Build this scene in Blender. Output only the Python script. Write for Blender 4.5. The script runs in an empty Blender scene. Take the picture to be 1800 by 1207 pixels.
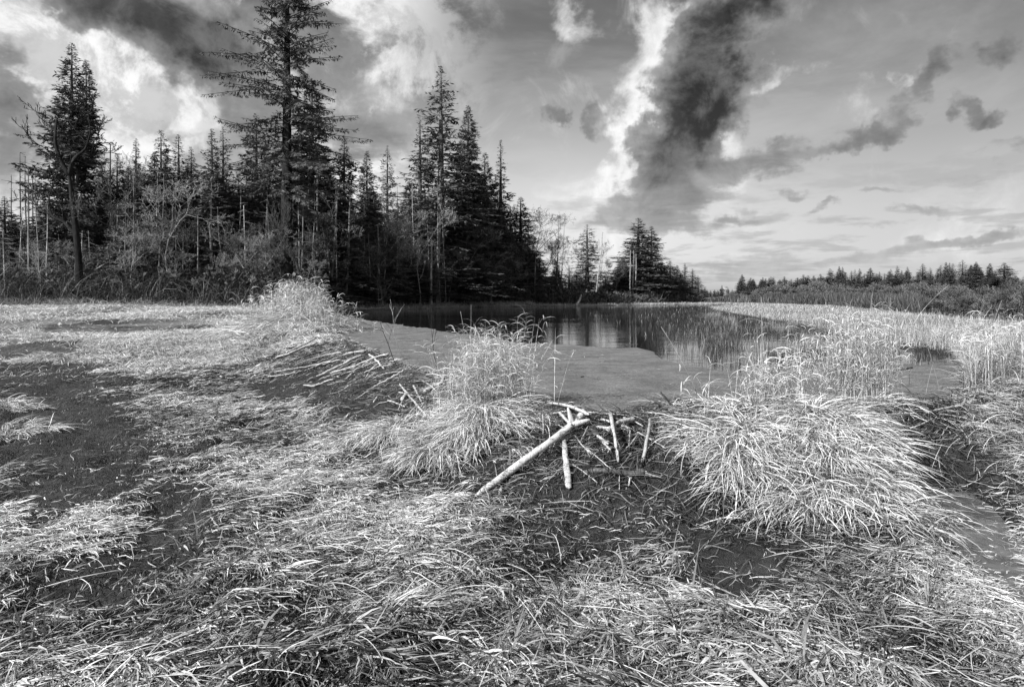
import bpy, math, random
import numpy as np
from mathutils import Vector

# ------------------------------------------------------------------ camera, world, sun
F, CX, HY, ZC = 1073.0, 900.0, 527.0, 1.25      # focal length and horizon in photo pixels, eye height over pond level
scene = bpy.context.scene
cam_d = bpy.data.cameras.new('camera'); cam = bpy.data.objects.new('camera', cam_d)
scene.collection.objects.link(cam); scene.camera = cam
cam.location = (0, 0, ZC); cam.rotation_euler = (math.radians(90), 0, 0)
cam_d.sensor_width = 36; cam_d.lens = 36 * F / 1800; cam_d.shift_y = -(603.5 - HY) / 1800
cam_d.clip_start = 0.05; cam_d.clip_end = 6000
scene.view_settings.view_transform = 'Standard'
scene.view_settings.look = 'None'
scene.view_settings.exposure = 0.68; scene.view_settings.gamma = 1
SUN_AZ, SUN_EL, SUN_W = math.radians(-134), math.radians(35), 5.0     # azimuth from +Y, negative = left, behind the camera
sun_d = bpy.data.lights.new('sun', 'SUN'); sun = bpy.data.objects.new('sun', sun_d)
scene.collection.objects.link(sun)
sun_d.energy = SUN_W; sun_d.angle = math.radians(0.5); sun_d.color = (1, 1, 1)
sdir = Vector((math.sin(SUN_AZ) * math.cos(SUN_EL), math.cos(SUN_AZ) * math.cos(SUN_EL), math.sin(SUN_EL)))
sun.rotation_euler = sdir.to_track_quat('Z', 'Y').to_euler()

class NT:
    """small node-graph writer"""
    def __init__(s, tree): s.t = tree; s.n = tree.nodes; s.l = tree.links; s.n.clear()
    def node(s, typ, **kw):
        n = s.n.new(typ)
        for k, v in kw.items(): setattr(n, k, v)
        return n
    def put(s, sock, v):
        if hasattr(v, 'links') or isinstance(v, bpy.types.NodeSocket): s.l.new(v, sock)
        else: sock.default_value = v
    def m(s, op, a, b=0.0, c=0.0, clamp=False):
        n = s.node('ShaderNodeMath', operation=op); n.use_clamp = clamp
        s.put(n.inputs[0], a); s.put(n.inputs[1], b); s.put(n.inputs[2], c)
        return n.outputs[0]
    def ss(s, v, a, b, lo=0.0, hi=1.0, kind='SMOOTHSTEP'):
        n = s.node('ShaderNodeMapRange', interpolation_type=kind)
        s.put(n.inputs[0], v); n.inputs[1].default_value = a; n.inputs[2].default_value = b
        n.inputs[3].default_value = lo; n.inputs[4].default_value = hi
        return n.outputs[0]
    def noise(s, vec, scale, detail=4, rough=.55, dist=0.0, out=0):
        n = s.node('ShaderNodeTexNoise')
        if vec is not None: s.l.new(vec, n.inputs['Vector'])
        n.inputs['Scale'].default_value = scale; n.inputs['Detail'].default_value = detail
        n.inputs['Roughness'].default_value = rough; n.inputs['Distortion'].default_value = dist
        return n.outputs[out]
    def mix(s, f, a, b):
        n = s.node('ShaderNodeMix', data_type='FLOAT'); s.put(n.inputs[0], f); s.put(n.inputs[2], a); s.put(n.inputs[3], b)
        return n.outputs[0]

def az_v(px, py):
    a = math.atan((px - CX) / F)
    return a, (HY - py) / F * math.cos(a)

DARK = [  # cloud masses, dark undersides: cx, cy, rx, ry, rotation, weight (photo pixels turned into azimuth and elevation)
 (235, 30, 150, 75, -18, 1.15), (340, 60, 90, 60, 0, .7), (400, 110, 75, 140, 8, .8), (150, 5, 90, 40, 0, .5),
 (22, 150, 50, 60, 0, .75), (40, 240, 75, 55, 10, .55), (8, 300, 50, 50, 0, .55),
 (560, 250, 130, 60, 20, .55), (560, 60, 80, 90, 0, .45), (680, 260, 70, 60, 0, .3), (300,232,50,14,0,.45),
 (1285, 40, 66, 105, -20, .95), (1222, 135, 70, 105, -25, 1.1), (1172, 225, 60, 75, -15, 1.1), (1285, 165, 48, 42, 0, .6),
 (1240, 205, 45, 30, 10, .5), (1185, 318, 75, 48, -6, .95), (1130, 372, 75, 30, 0, .65), (1040, 400, 80, 16, 0, .35), (1345, 5, 70, 40, 0, .6),
 (1325, 282, 95, 30, -10, .72), (1405, 250, 80, 18, -12, .5), (1475, 268, 50, 12, 0, .5),
 (1612, 158, 44, 60, -32, .8), (1665, 95, 44, 36, 0, .6), (1548, 243, 56, 22, 0, .8), (1695, 195, 30, 30, 0, .8), (1750, 202, 40, 14, 10, .85),
 (1782, 62, 40, 32, 0, .9), (968, 218, 24, 15, 0, .8), (1036, 215, 26, 28, 0, .75), (1000,110,60,80,0,.32),
 (1215, 402, 110, 17, 0, .6), (1300, 385, 60, 10, 0, .4), (1650, 428, 150, 12, 6, .62), (1740, 412, 80, 9, 5, .5), (1620, 368, 70, 9, 0, .55), (1380, 460, 190, 17, 0, .5),
 (1310, 365, 32, 9, 0, .5), (1400, 340, 36, 9, 0, .5), (1462, 364, 34, 8, 0, .5), (1240, 480, 120, 12, 0, .4), (1545, 340, 40, 8, 0, .45), (1540, 395, 60, 7, 0, .4), (1760, 258, 80, 14, 0, .4), (1690,300,70,12,0,.3),
]
BRIGHT = [
 (60, 60, 130, 95, 20, .9), (200, 185, 130, 60, -10, .8), (310, 120, 60, 55, 0, .7), (330, 175, 60, 70, 0, .75), (300, 212, 60, 14, 0, .9), (265, 262, 60, 60, 0, .5),
 (60, 300, 80, 70, 0, .4), (15, 205, 40, 20, 0, .7), (225, 235, 60, 40, 0, .5), (620, 215, 110, 40, 20, .5), (690, 85, 45, 110, 0, .45), (620, 40, 60, 40, 0, .4), (590, 235, 60, 25, 0, .6), (380, 30, 40, 50, 0, .4),
 (1128, 235, 45, 110, -8, 1.0), (1100, 160, 36, 50, 0, .7), (1150, 40, 45, 60, 0, .95), (1215, 48, 75, 40, -10, .8), (1100, 335, 52, 42, 0, 1.0), (1120, 285, 40, 50, 0, .9), (985, 18, 30, 26, 0, .45),
 (1010, 40, 30, 30, 0, .5), (1330, 140, 90, 18, 5, .6), (1568, 140, 14, 16, 0, .3), (1268, 245, 40, 20, -20, .6), (1260, 300, 70, 22, -10, .5), (1240,330,60,20,0,.4), (1190, 415, 80, 8, 0, .5), (1350, 395, 80, 10, 0, .4), (1300, 450, 70, 6, 0, .5), (1090, 395, 60, 20, 0, .5),
]

def make_world():
    w = bpy.data.worlds.new("World"); scene.world = w; w.use_nodes = True
    T = NT(w.node_tree)
    tc = T.node('ShaderNodeTexCoord'); d = tc.outputs['Generated']
    sky = T.node('ShaderNodeTexSky', sky_type='NISHITA'); sky.sun_disc = False
    sky.sun_elevation = SUN_EL; sky.sun_rotation = SUN_AZ; sky.air_density = 1.2; sky.dust_density = 2.0
    bw = T.node('ShaderNodeRGBToBW'); T.l.new(sky.outputs[0], bw.inputs[0])
    sp = T.node('ShaderNodeSeparateXYZ'); T.l.new(d, sp.inputs[0])
    x, y, z = sp.outputs
    az = T.m('ARCTAN2', x, y)
    rad = T.m('SQRT', T.m('ADD', T.m('MULTIPLY', x, x), T.m('MULTIPLY', y, y)))
    v = T.m('DIVIDE', z, T.m('MAXIMUM', rad, 0.05))
    vpos = T.m('MAXIMUM', v, 0.0)
    # cloud-layer coordinates: a flat layer seen from below, so detail stretches towards the horizon
    zz = T.m('ADD', T.m('MAXIMUM', z, 0.0), 0.10)
    cp = T.node('ShaderNodeCombineXYZ')
    T.l.new(T.m('DIVIDE', x, zz), cp.inputs[0]); T.l.new(T.m('DIVIDE', y, zz), cp.inputs[1])
    P = cp.outputs[0]
    wn = T.node('ShaderNodeTexNoise'); T.l.new(d, wn.inputs['Vector']); wn.inputs['Scale'].default_value = 5.5; wn.inputs['Detail'].default_value = 5; wn.inputs['Roughness'].default_value = .6
    ws = T.node('ShaderNodeSeparateXYZ'); T.l.new(wn.outputs['Color'], ws.inputs[0])
    wamp = T.ss(vpos, 0.0, 0.35, 0.05, 0.13)
    wn2 = T.node('ShaderNodeTexNoise'); T.l.new(d, wn2.inputs['Vector']); wn2.inputs['Scale'].default_value = 24; wn2.inputs['Detail'].default_value = 4; wn2.inputs['Roughness'].default_value = .6
    ws2 = T.node('ShaderNodeSeparateXYZ'); T.l.new(wn2.outputs['Color'], ws2.inputs[0])
    aw = T.m('ADD', T.m('ADD', az, T.m('MULTIPLY', T.m('SUBTRACT', ws.outputs[0], .5), T.m('MULTIPLY', wamp, 1.3))), T.m('MULTIPLY', T.m('SUBTRACT', ws2.outputs[0], .5), T.m('MULTIPLY', wamp, .75)))
    vw = T.m('ADD', T.m('ADD', v, T.m('MULTIPLY', T.m('SUBTRACT', ws.outputs[1], .5), wamp)), T.m('MULTIPLY', T.m('SUBTRACT', ws2.outputs[1], .5), T.m('MULTIPLY', wamp, .6)))
    cw = T.node('ShaderNodeCombineXYZ'); T.l.new(aw, cw.inputs[0]); T.l.new(vw, cw.inputs[1])
    def field(blobs, tot=None):
        for (cx, cy, rx, ry, rot, wt) in blobs:
            a, b = az_v(cx, cy); c = math.cos(a)
            mp = T.node('ShaderNodeMapping', vector_type='TEXTURE')
            if tot is None: T.l.new(cw.outputs[0], mp.inputs[0])
            else:   # the running total rides along in z (scaled away), which keeps the shader's stack small
                cv = T.node('ShaderNodeCombineXYZ'); T.l.new(aw, cv.inputs[0]); T.l.new(vw, cv.inputs[1]); T.l.new(tot, cv.inputs[2]); T.l.new(cv.outputs[0], mp.inputs[0])
            mp.inputs['Location'].default_value = (a, b, 0)
            mp.inputs['Rotation'].default_value = (0, 0, math.radians(rot))
            mp.inputs['Scale'].default_value = (rx * 1.3 / F * c * c, ry * 1.3 / F * c, 1e6)
            ln = T.node('ShaderNodeVectorMath', operation='LENGTH'); T.l.new(mp.outputs[0], ln.inputs[0])
            val = T.ss(ln.outputs['Value'], 1.35, 0.15, 0, wt * 1.2 + .05)
            tot = val if tot is None else T.m('ADD', tot, val)
        return tot
    fd = T.noise(P, 3.0, 10, .62, .3)
    fs = T.noise(d, 11.0, 10, .62, .4)
    f1 = T.m('ADD', T.m('MULTIPLY', fd, .5), T.m('MULTIPLY', fs, .5))
    kd = T.m('ADD', field(DARK), T.m('MULTIPLY', T.m('SUBTRACT', f1, .5), 3.0))
    leftw = T.m('MULTIPLY', T.ss(az, .02, -.28), T.ss(vpos, .02, .15))
    fc = T.noise(d, 6.5, 11, .63, .25)
    leftb = T.m('MULTIPLY', T.ss(fc, .44, .56), T.m('MULTIPLY', leftw, .92))
    dark_a = T.ss(kd, .24, .92)
    # thin streets of grey cloud low over the horizon
    st = T.noise(P, 1.5, 8, .60, .2)
    street = T.m('MULTIPLY', T.ss(st, .50, .62), T.m('MULTIPLY', T.ss(vpos, .26, .10), .42))
    f2 = T.noise(d, 9.0, 10, .62, .6)
    kb = T.m('ADD', field(BRIGHT), T.m('MULTIPLY', T.m('SUBTRACT', f2, .5), 3.6))
    br_a = T.ss(kb, .05, 1.5)
    # the clear sky: the physical sky, deeper overhead as through a dark filter
    glow = T.m('MULTIPLY', T.ss(T.m('ABSOLUTE', T.m('SUBTRACT', az, .08)), 0.0, .55, .42, 0.0), T.ss(T.m('ABSOLUTE', T.m('SUBTRACT', v, .17)), 0.0, .30, 1.0, 0.0))
    clear = T.m('MULTIPLY', T.m('POWER', T.m('MULTIPLY', bw.outputs[0], .25), .45), T.m('MULTIPLY', T.ss(vpos, 0.0, 0.50, CLR[0], CLR[1], 'SMOOTHSTEP'), T.m('ADD', glow, 1.0)))
    veil = T.noise(P, 1.3, 7, .6, .4)
    veil_a = T.m('MULTIPLY', T.ss(veil, .42, .70), .30)
    # broken cloud elsewhere round the sky
    gb = T.m('MULTIPLY', T.ss(T.m('ABSOLUTE', az), 0.80, 1.1), T.ss(T.noise(P, 1.1, 7, .6, .2), .45, .62))
    base = T.mix(veil_a, clear, SKYW * .55)
    c1 = T.mix(T.m('MULTIPLY', br_a, .86), base, T.m('MULTIPLY', T.ss(fs, .35, .62, .70, 1.0), SKYW * .92))
    dk = T.mix(T.ss(kd, .7, 2.1), SKYW * .20, SKYW * .016)
    dk = T.m('ADD', dk, T.m('MULTIPLY', T.ss(fs, .44, .66), SKYW * .11))
    lowl = T.ss(vpos, 0.05, 0.24, SKYW * .17, 0.0)
    dk = T.m('ADD', dk, lowl)
    c1 = T.mix(leftb, c1, SKYW * .86)
    c1 = T.mix(T.m('MULTIPLY', T.ss(T.noise(d, 8.5, 11, .66, .3), .49, .60), T.m('MULTIPLY', leftw, .55)), c1, SKYW * .30)
    c1 = T.mix(street, c1, SKYW * .26)
    c2 = T.mix(T.m('MULTIPLY', dark_a, .95), c1, dk)
    c3 = T.mix(gb, c2, SKYW * .4)
    bg = T.node('ShaderNodeBackground'); cc = T.node('ShaderNodeCombineColor')
    for i in range(3): T.l.new(c3, cc.inputs[i])
    T.l.new(cc.outputs[0], bg.inputs[0]); bg.inputs[1].default_value = SKY_STRENGTH
    out = T.node('ShaderNodeOutputWorld'); T.l.new(bg.outputs[0], out.inputs[0])
    w.cycles.sampling_method = 'MANUAL'; w.cycles.sample_map_resolution = 512
SKY_STRENGTH = 0.10
SKYW = 7.5          # cloud brightness on the scale of the physical sky
CLR = (3.75, 1.28)
make_world()

# ------------------------------------------------------------------ helpers
COL = scene.collection
def tag(o, label=None, cat=None, group=None, kind=None):
    if label: o['label'] = label
    if cat: o['category'] = cat
    if group: o['group'] = group
    if kind: o['kind'] = kind
    return o
def empty(name, loc, rz=0.0):
    o = bpy.data.objects.new(name, None); COL.objects.link(o)
    o.location = loc; o.rotation_euler = (0, 0, rz); o.empty_display_size = .2
    return o
def add_mesh(name, me, parent=None):
    o = bpy.data.objects.new(name, me); COL.objects.link(o)
    if parent is not None: o.parent = parent
    return o
def np_mesh(name, V, faces, mat, shade=None, smooth=False):
    """V (n,3); faces: list of int arrays (m,k)"""
    me = bpy.data.meshes.new(name)
    V = np.asarray(V, dtype=np.float32)
    me.vertices.add(len(V)); me.vertices.foreach_set('co', V.ravel())
    faces = [np.asarray(f, dtype=np.int32) for f in faces if len(f)]
    loops = np.concatenate([f.ravel() for f in faces]); tot = np.concatenate([np.full(len(f), f.shape[1], np.int32) for f in faces])
    st = np.concatenate([[0], np.cumsum(tot)[:-1]]).astype(np.int32)
    me.loops.add(len(loops)); me.loops.foreach_set('vertex_index', loops)
    me.polygons.add(len(tot)); me.polygons.foreach_set('loop_start', st); me.polygons.foreach_set('loop_total', tot)
    if smooth: me.polygons.foreach_set('use_smooth', np.ones(len(tot), bool))
    me.update(calc_edges=True)
    if shade is not None:
        at = me.attributes.new('shade', 'FLOAT', 'POINT'); at.data.foreach_set('value', np.asarray(shade, np.float32))
    me.materials.append(mat)
    return me

def _hash(ix, iy, seed):
    n = (ix.astype(np.int64) * 374761393 + iy.astype(np.int64) * 668265263 + seed * 974711) & 0xffffffff
    n = ((n ^ (n >> 13)) * 1274126177) & 0xffffffff
    n = (n ^ (n >> 16)) & 0xffffff
    return n / float(0xffffff)
def vnoise(x, y, seed=0):
    x = np.asarray(x, float); y = np.asarray(y, float)
    ix = np.floor(x); iy = np.floor(y); fx = x - ix; fy = y - iy
    fx = fx * fx * (3 - 2 * fx); fy = fy * fy * (3 - 2 * fy)
    a = _hash(ix, iy, seed); b = _hash(ix + 1, iy, seed); c = _hash(ix, iy + 1, seed); d = _hash(ix + 1, iy + 1, seed)
    return (a * (1 - fx) + b * fx) * (1 - fy) + (c * (1 - fx) + d * fx) * fy
def fbm(x, y, seed=0, oct=4):
    s = 0; a = .5; t = 0
    for i in range(oct):
        s = s + a * vnoise(x * 2 ** i, y * 2 ** i, seed + i * 17); t += a; a *= .5
    return s / t
def sst(a, b, v):
    t = np.clip((v - a) / (b - a), 0, 1); return t * t * (3 - 2 * t)

def P(px, py, z=0.0):
    """photo pixel to world x, y at height z"""
    Y = (ZC - z) * F / (py - HY); return ((px - CX) / F * Y, Y)
def proj(x, y, z):
    y = np.maximum(y, .05)
    return CX + x / y * F, HY + (ZC - z) / y * F

# ------------------------------------------------------------------ terrain
POND_PX = [(556, 556), (566, 575), (575, 592), (600, 600), (620, 606), (655, 622), (690, 640), (725, 655), (762, 666), (800, 686), (870, 706), (940, 715), (1000, 727), (1060, 733),
           (1110, 731), (1180, 716), (1250, 712), (1330, 722), (1430, 722), (1560, 718), (1640, 712), (1685, 700), (1700, 680), (1690, 645), (1672, 624), (1600, 614),
           (1530, 600), (1450, 583), (1380, 567), (1300, 554), (1262, 546), (1250, 541.5), (1270, 539.5), (1330, 538.6), (1335, 536.4), (1240, 534.8), (1130, 536.5), (1000, 538),
           (900, 539.3), (800, 541), (700, 544.5), (640, 547), (600, 549), (560, 550)]
POND = np.array([P(a, b, 0) for a, b in POND_PX])
def sdf(x, y, poly):
    """signed distance, negative inside"""
    x = np.asarray(x, float); y = np.asarray(y, float)
    d2 = np.full(x.shape, 1e18); inside = np.zeros(x.shape, bool)
    n = len(poly)
    for i in range(n):
        ax, ay = poly[i]; bx, by = poly[(i + 1) % n]
        ex, ey = bx - ax, by - ay
        t = np.clip(((x - ax) * ex + (y - ay) * ey) / (ex * ex + ey * ey), 0, 1)
        d2 = np.minimum(d2, (x - ax - t * ex) ** 2 + (y - ay - t * ey) ** 2)
        c = ((ay > y) != (by > y)); 
        with np.errstate(divide='ignore', invalid='ignore'):
            xi = ax + (y - ay) / (by - ay if by != ay else 1e-9) * ex
        inside ^= c & (x < xi)
    d = np.sqrt(d2)
    return np.where(inside, -d, d)
MOUNDS = [(2.35, 5.85, .22, .6, .65), (3.35, 5.9, .26, .65, .75), (2.85, 5.1, .14, .6, .5), (-.32, 6.6, .18, .45, .45), (-8.6, 24.5, .5, 2.0, 3.0), (-7.0, 20.0, .35, 1.6, 2.5),
          (7.2, 8.6, .2, 1.2, 1.6), (-16.5, 22.0, .15, 1.5, 1.5)]
PUDDLE_PX = [(1640, 855), (1690, 862), (1725, 905), (1760, 950), (1800, 985), (1860, 1060), (1850, 1120), (1800, 1040), (1740, 985), (1690, 925), (1650, 890)]
PUDDLE = np.array([P(a, b, -.60) for a, b in PUDDLE_PX])
POOL2 = np.array([P(a, b, -.62) for a, b in [(1270, 965), (1340, 950), (1400, 968), (1440, 1000), (1390, 1035), (1310, 1040), (1260, 1010)]])
def height(x, y):
    d = sdf(x, y, POND)
    ML = -.6 + 1.15 * sst(13, 50, y) + .25 * sst(-18, -30, x) * sst(30, 50, y)
    MR = -.6 + .72 * sst(6.6, 9.0, y)
    wr = sst(3.2, 6.0, x)
    M = ML * (1 - wr) + MR * wr
    M = M + sst(45, 90, y) * .2
    w = 1.5 + .14 * np.clip(y - 7, 0, 25)
    t = np.clip(1 - (d - .15) / w, 0, 1); t = t ** 1.25
    crest = .07 + .05 * (vnoise(x * 2.2, y * 2.2, 5) - .5) * 2
    h = np.where(M < crest, M + (crest - M) * t, M * sst(0, 3.0, d) + .06 * (1 - sst(0, 3.0, d)))
    for mx, my, a, sx, sy in MOUNDS:
        h = h + a * np.exp(-((x - mx) / sx) ** 2 - ((y - my) / sy) ** 2) * sst(-.1, .5, d)
    near = sst(60, 12, y)
    h = h + near * (.16 * (fbm(x * .9, y * .9, 11, 3) - .5) + .15 * (vnoise(x * 2.6, y * 2.6, 23) - .5) + .08 * (vnoise(x * 6.0, y * 6.0, 31) - .5) + .045 * (vnoise(x * 13.0, y * 13.0, 37) - .5)) * sst(0, .4, d)
    h = h + sst(15, 60, y) * (fbm(x * .12, y * .12, 41, 3) - .5) * .25 * sst(0, 3, d)
    dp = np.minimum(sdf(x, y, PUDDLE), sdf(x, y, POOL2))
    h = np.where(dp < .5, h * sst(-.05, .5, dp) + (-.65) * (1 - sst(-.05, .5, dp)), h)
    h = np.where(d < 0, np.maximum(.06 + d * .7, -.6), h)
    # low ground far off
    h = h + sst(250, 900, y) * 3.0
    return h
gx0, gx1, gy0, gy1, gs = -14.0, 16.0, 1.0, 26.0, .04
GX = np.arange(gx0, gx1, gs); GY = np.arange(gy0, gy1, gs)
HG = height(*np.meshgrid(GX, GY))
def Hs(x, y):
    x = np.asarray(x, float); y = np.asarray(y, float)
    out = np.empty(x.shape)
    m = (x > gx0 + gs) & (x < gx1 - 2 * gs) & (y > gy0 + gs) & (y < gy1 - 2 * gs)
    fx = (x[m] - gx0) / gs; fy = (y[m] - gy0) / gs
    ix = fx.astype(int); iy = fy.astype(int); fx = fx - ix; fy = fy - iy
    out[m] = (HG[iy, ix] * (1 - fx) + HG[iy, ix + 1] * fx) * (1 - fy) + (HG[iy + 1, ix] * (1 - fx) + HG[iy + 1, ix + 1] * fx) * fy
    if (~m).any(): out[~m] = height(x[~m], y[~m])
    return out
def H1(x, y): return float(Hs(np.array([x]), np.array([y]))[0])
def G(px, py, dz=0.0):
    """where the sight line of a photo pixel meets the ground (or the pond), raised by dz"""
    ys = np.concatenate([np.arange(2.0, 26, .03), np.arange(26, 260, .5)])
    xs = (px - CX) / F * ys; zs = ZC - (py - HY) / F * ys
    h = np.maximum(Hs(xs, ys), np.where(sdf(xs, ys, POND) < 0, 0, -9)) + dz
    k = np.argmax(zs < h)
    if not (zs < h).any():
        X, Y = P(px, py, 0.0); return Vector((X, Y, max(0.0, H1(X, Y)) + dz))
    return Vector((xs[k], ys[k], h[k]))

# ------------------------------------------------------------------ materials (the place has no hue: every colour is a grey)
def new_mat(name):
    m = bpy.data.materials.new(name); m.use_nodes = True; return m, NT(m.node_tree)
def grey(T, v):
    c = T.node('ShaderNodeCombineColor')
    for i in range(3): T.put(c.inputs[i], v)
    return c.outputs[0]
def finish(T, val, rough=.8, spec=.3, bump=None, bump_s=.5, bump_d=.02, transl=0.0, mat=None):
    b = T.node('ShaderNodeBsdfPrincipled')
    T.l.new(grey(T, val), b.inputs['Base Color']); T.put(b.inputs['Roughness'], rough); b.inputs['Specular IOR Level'].default_value = spec
    if bump is not None:
        bn = T.node('ShaderNodeBump'); bn.inputs['Strength'].default_value = bump_s; bn.inputs['Distance'].default_value = bump_d
        T.l.new(bump, bn.inputs['Height']); T.l.new(bn.outputs[0], b.inputs['Normal'])
    sh = b.outputs[0]
    if transl > 0:
        tr = T.node('ShaderNodeBsdfTranslucent'); T.l.new(grey(T, val), tr.inputs[0])
        mx = T.node('ShaderNodeMixShader'); mx.inputs[0].default_value = transl
        T.l.new(sh, mx.inputs[1]); T.l.new(tr.outputs[0], mx.inputs[2]); sh = mx.outputs[0]
    o = T.node('ShaderNodeOutputMaterial'); T.l.new(sh, o.inputs[0])
def blade_mat(name, lo, hi, transl=.25, rough=.5, spec=.35):
    m, T = new_mat(name)
    a = T.node('ShaderNodeAttribute', attribute_name='shade')
    v = T.mix(a.outputs['Fac'], lo, hi)
    tc = T.node('ShaderNodeTexCoord')
    n = T.noise(tc.outputs['Object'], 38, 3)
    v = T.m('MULTIPLY', v, T.ss(n, .3, .7, .72, 1.12))
    finish(T, v, rough, spec, transl=transl)
    return m
def bark_mat(name, lo, hi, scale=6.0):
    m, T = new_mat(name)
    tc = T.node('ShaderNodeTexCoord'); mp = T.node('ShaderNodeMapping'); mp.inputs['Scale'].default_value = (1, 1, .18)
    T.l.new(tc.outputs['Object'], mp.inputs[0])
    n = T.noise(mp.outputs[0], scale, 7, .65)
    n2 = T.noise(tc.outputs['Object'], scale * .3, 3)
    v = T.m('MULTIPLY', T.ss(n, .35, .65, lo, hi), T.ss(n2, .3, .7, .75, 1.2))
    finish(T, v, .9, .15, bump=n, bump_s=.9, bump_d=.03)
    return m
def leaf_mat(name, lo, hi, scale=.6):
    m, T = new_mat(name)
    tc = T.node('ShaderNodeTexCoord'); oi = T.node('ShaderNodeObjectInfo')
    n = T.noise(tc.outputs['Object'], scale, 4)
    a = T.node('ShaderNodeAttribute', attribute_name='shade')
    v = T.mix(T.m('MULTIPLY', T.m('ADD', n, a.outputs['Fac']), .5), lo, hi)
    v = T.m('MULTIPLY', v, T.ss(oi.outputs['Random'], 0, 1, .75, 1.25, 'LINEAR'))
    finish(T, v, .6, .3, transl=.12)
    return m
def ground_mat():
    m, T = new_mat('soil')
    g = T.node('ShaderNodeNewGeometry'); Pn = g.outputs['Position']
    n1 = T.noise(Pn, 1.3, 5); n2 = T.noise(Pn, 14, 9, .7); n3 = T.noise(Pn, 60, 5, .6)
    v = T.ss(T.m('ADD', T.m('MULTIPLY', n2, .6), T.m('MULTIPLY', n3, .4)), .36, .66, .006, .055)
    v = T.m('MULTIPLY', v, T.ss(n1, .35, .65, .7, 1.25))
    # rotted straw flecks
    vor = T.node('ShaderNodeTexVoronoi'); vor.inputs['Scale'].default_value = 55; T.l.new(Pn, vor.inputs['Vector'])
    v = T.m('ADD', v, T.m('MULTIPLY', T.ss(vor.outputs['Distance'], .16, .06), T.m('MULTIPLY', T.ss(n3, .5, .65), .16)))
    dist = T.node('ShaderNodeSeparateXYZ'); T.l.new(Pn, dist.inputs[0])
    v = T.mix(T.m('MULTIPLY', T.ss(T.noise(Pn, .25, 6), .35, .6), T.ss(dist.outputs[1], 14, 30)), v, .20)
    vc = T.node('ShaderNodeTexVoronoi', feature='DISTANCE_TO_EDGE'); vc.inputs['Scale'].default_value = 5.5
    wv = T.node('ShaderNodeVectorMath', operation='ADD'); T.l.new(Pn, wv.inputs[0]); T.l.new(T.noise(Pn, 3, 4, .6, 0, 1), wv.inputs[1]); T.l.new(wv.outputs[0], vc.inputs['Vector'])
    h = T.m('ADD', T.m('ADD', T.m('MULTIPLY', n2, 1.0), T.m('MULTIPLY', n3, .4)), T.m('MULTIPLY', T.ss(vc.outputs['Distance'], 0, .09), .5))
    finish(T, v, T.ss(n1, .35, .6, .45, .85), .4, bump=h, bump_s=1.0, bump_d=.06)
    return m
def water_mat():
    m, T = new_mat('pond_water')
    g = T.node('ShaderNodeNewGeometry')
    mp = T.node('ShaderNodeMapping'); mp.inputs['Scale'].default_value = (.5, 1.0, 1); T.l.new(g.outputs['Position'], mp.inputs[0])
    n = T.m('MULTIPLY', T.noise(mp.outputs[0], 1.5, 4, .6), T.ss(T.noise(mp.outputs[0], .12, 3), .35, .65, .25, 1.0))
    b = T.node('ShaderNodeBsdfPrincipled'); b.inputs['Base Color'].default_value = (.012, .012, .012, 1)
    b.inputs['Roughness'].default_value = .04; b.inputs['IOR'].default_value = 1.33; b.inputs['Specular IOR Level'].default_value = .6
    bn = T.node('ShaderNodeBump'); bn.inputs['Strength'].default_value = .4; bn.inputs['Distance'].default_value = .04
    T.l.new(n, bn.inputs['Height']); T.l.new(bn.outputs[0], b.inputs['Normal'])
    o = T.node('ShaderNodeOutputMaterial'); T.l.new(b.outputs[0], o.inputs[0]); return m
def puddle_mat(lo, hi):
    m, T = new_mat('muddy_water')
    g = T.node('ShaderNodeNewGeometry')
    b = T.node('ShaderNodeBsdfPrincipled'); T.l.new(grey(T, T.ss(T.noise(g.outputs['Position'], 5, 4), .3, .7, lo, hi)), b.inputs['Base Color'])
    b.inputs['Roughness'].default_value = .10
    bn = T.node('ShaderNodeBump'); bn.inputs['Strength'].default_value = .2; bn.inputs['Distance'].default_value = .01
    T.l.new(T.noise(g.outputs['Position'], 20, 3), bn.inputs['Height']); T.l.new(bn.outputs[0], b.inputs['Normal'])
    o = T.node('ShaderNodeOutputMaterial'); T.l.new(b.outputs[0], o.inputs[0]); return m
def duck_mat():
    m, T = new_mat('duckweed')
    g = T.node('ShaderNodeNewGeometry'); Pn = g.outputs['Position']
    a = T.noise(Pn, 38, 8, .8); b_ = T.noise(Pn, 1.6, 6, .65); c = T.noise(Pn, 9, 5, .7)
    v = T.ss(a, .33, .67, .055, .23)
    v = T.m('MULTIPLY', v, T.ss(b_, .35, .65, .72, 1.15)); v = T.m('MULTIPLY', v, T.ss(c, .35, .65, .82, 1.12))
    vor = T.node('ShaderNodeTexVoronoi'); vor.inputs['Scale'].default_value = 26; T.l.new(Pn, vor.inputs['Vector'])
    v = T.m('ADD', v, T.m('MULTIPLY', T.ss(vor.outputs['Distance'], .14, .05), T.m('MULTIPLY', T.ss(T.noise(Pn, 1.3, 4), .48, .62), .30)))
    finish(T, v, .75, .25, bump=a, bump_s=.5, bump_d=.01)
    return m
def wood_mat(name, lo, hi, spots=.7):
    m, T = new_mat(name)
    tc = T.node('ShaderNodeTexCoord'); mp = T.node('ShaderNodeMapping'); mp.inputs['Scale'].default_value = (1, 1, .15)
    T.l.new(tc.outputs['Object'], mp.inputs[0])
    n = T.noise(mp.outputs[0], 60, 6, .7); n2 = T.noise(tc.outputs['Object'], 16, 6, .7)
    v = T.ss(n, .3, .7, lo * 1.0, hi)
    v = T.m('MULTIPLY', v, T.ss(n2, .36, .50, spots, 1.0))
    finish(T, v, .65, .3, bump=n, bump_s=.8, bump_d=.006)
    return m
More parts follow.
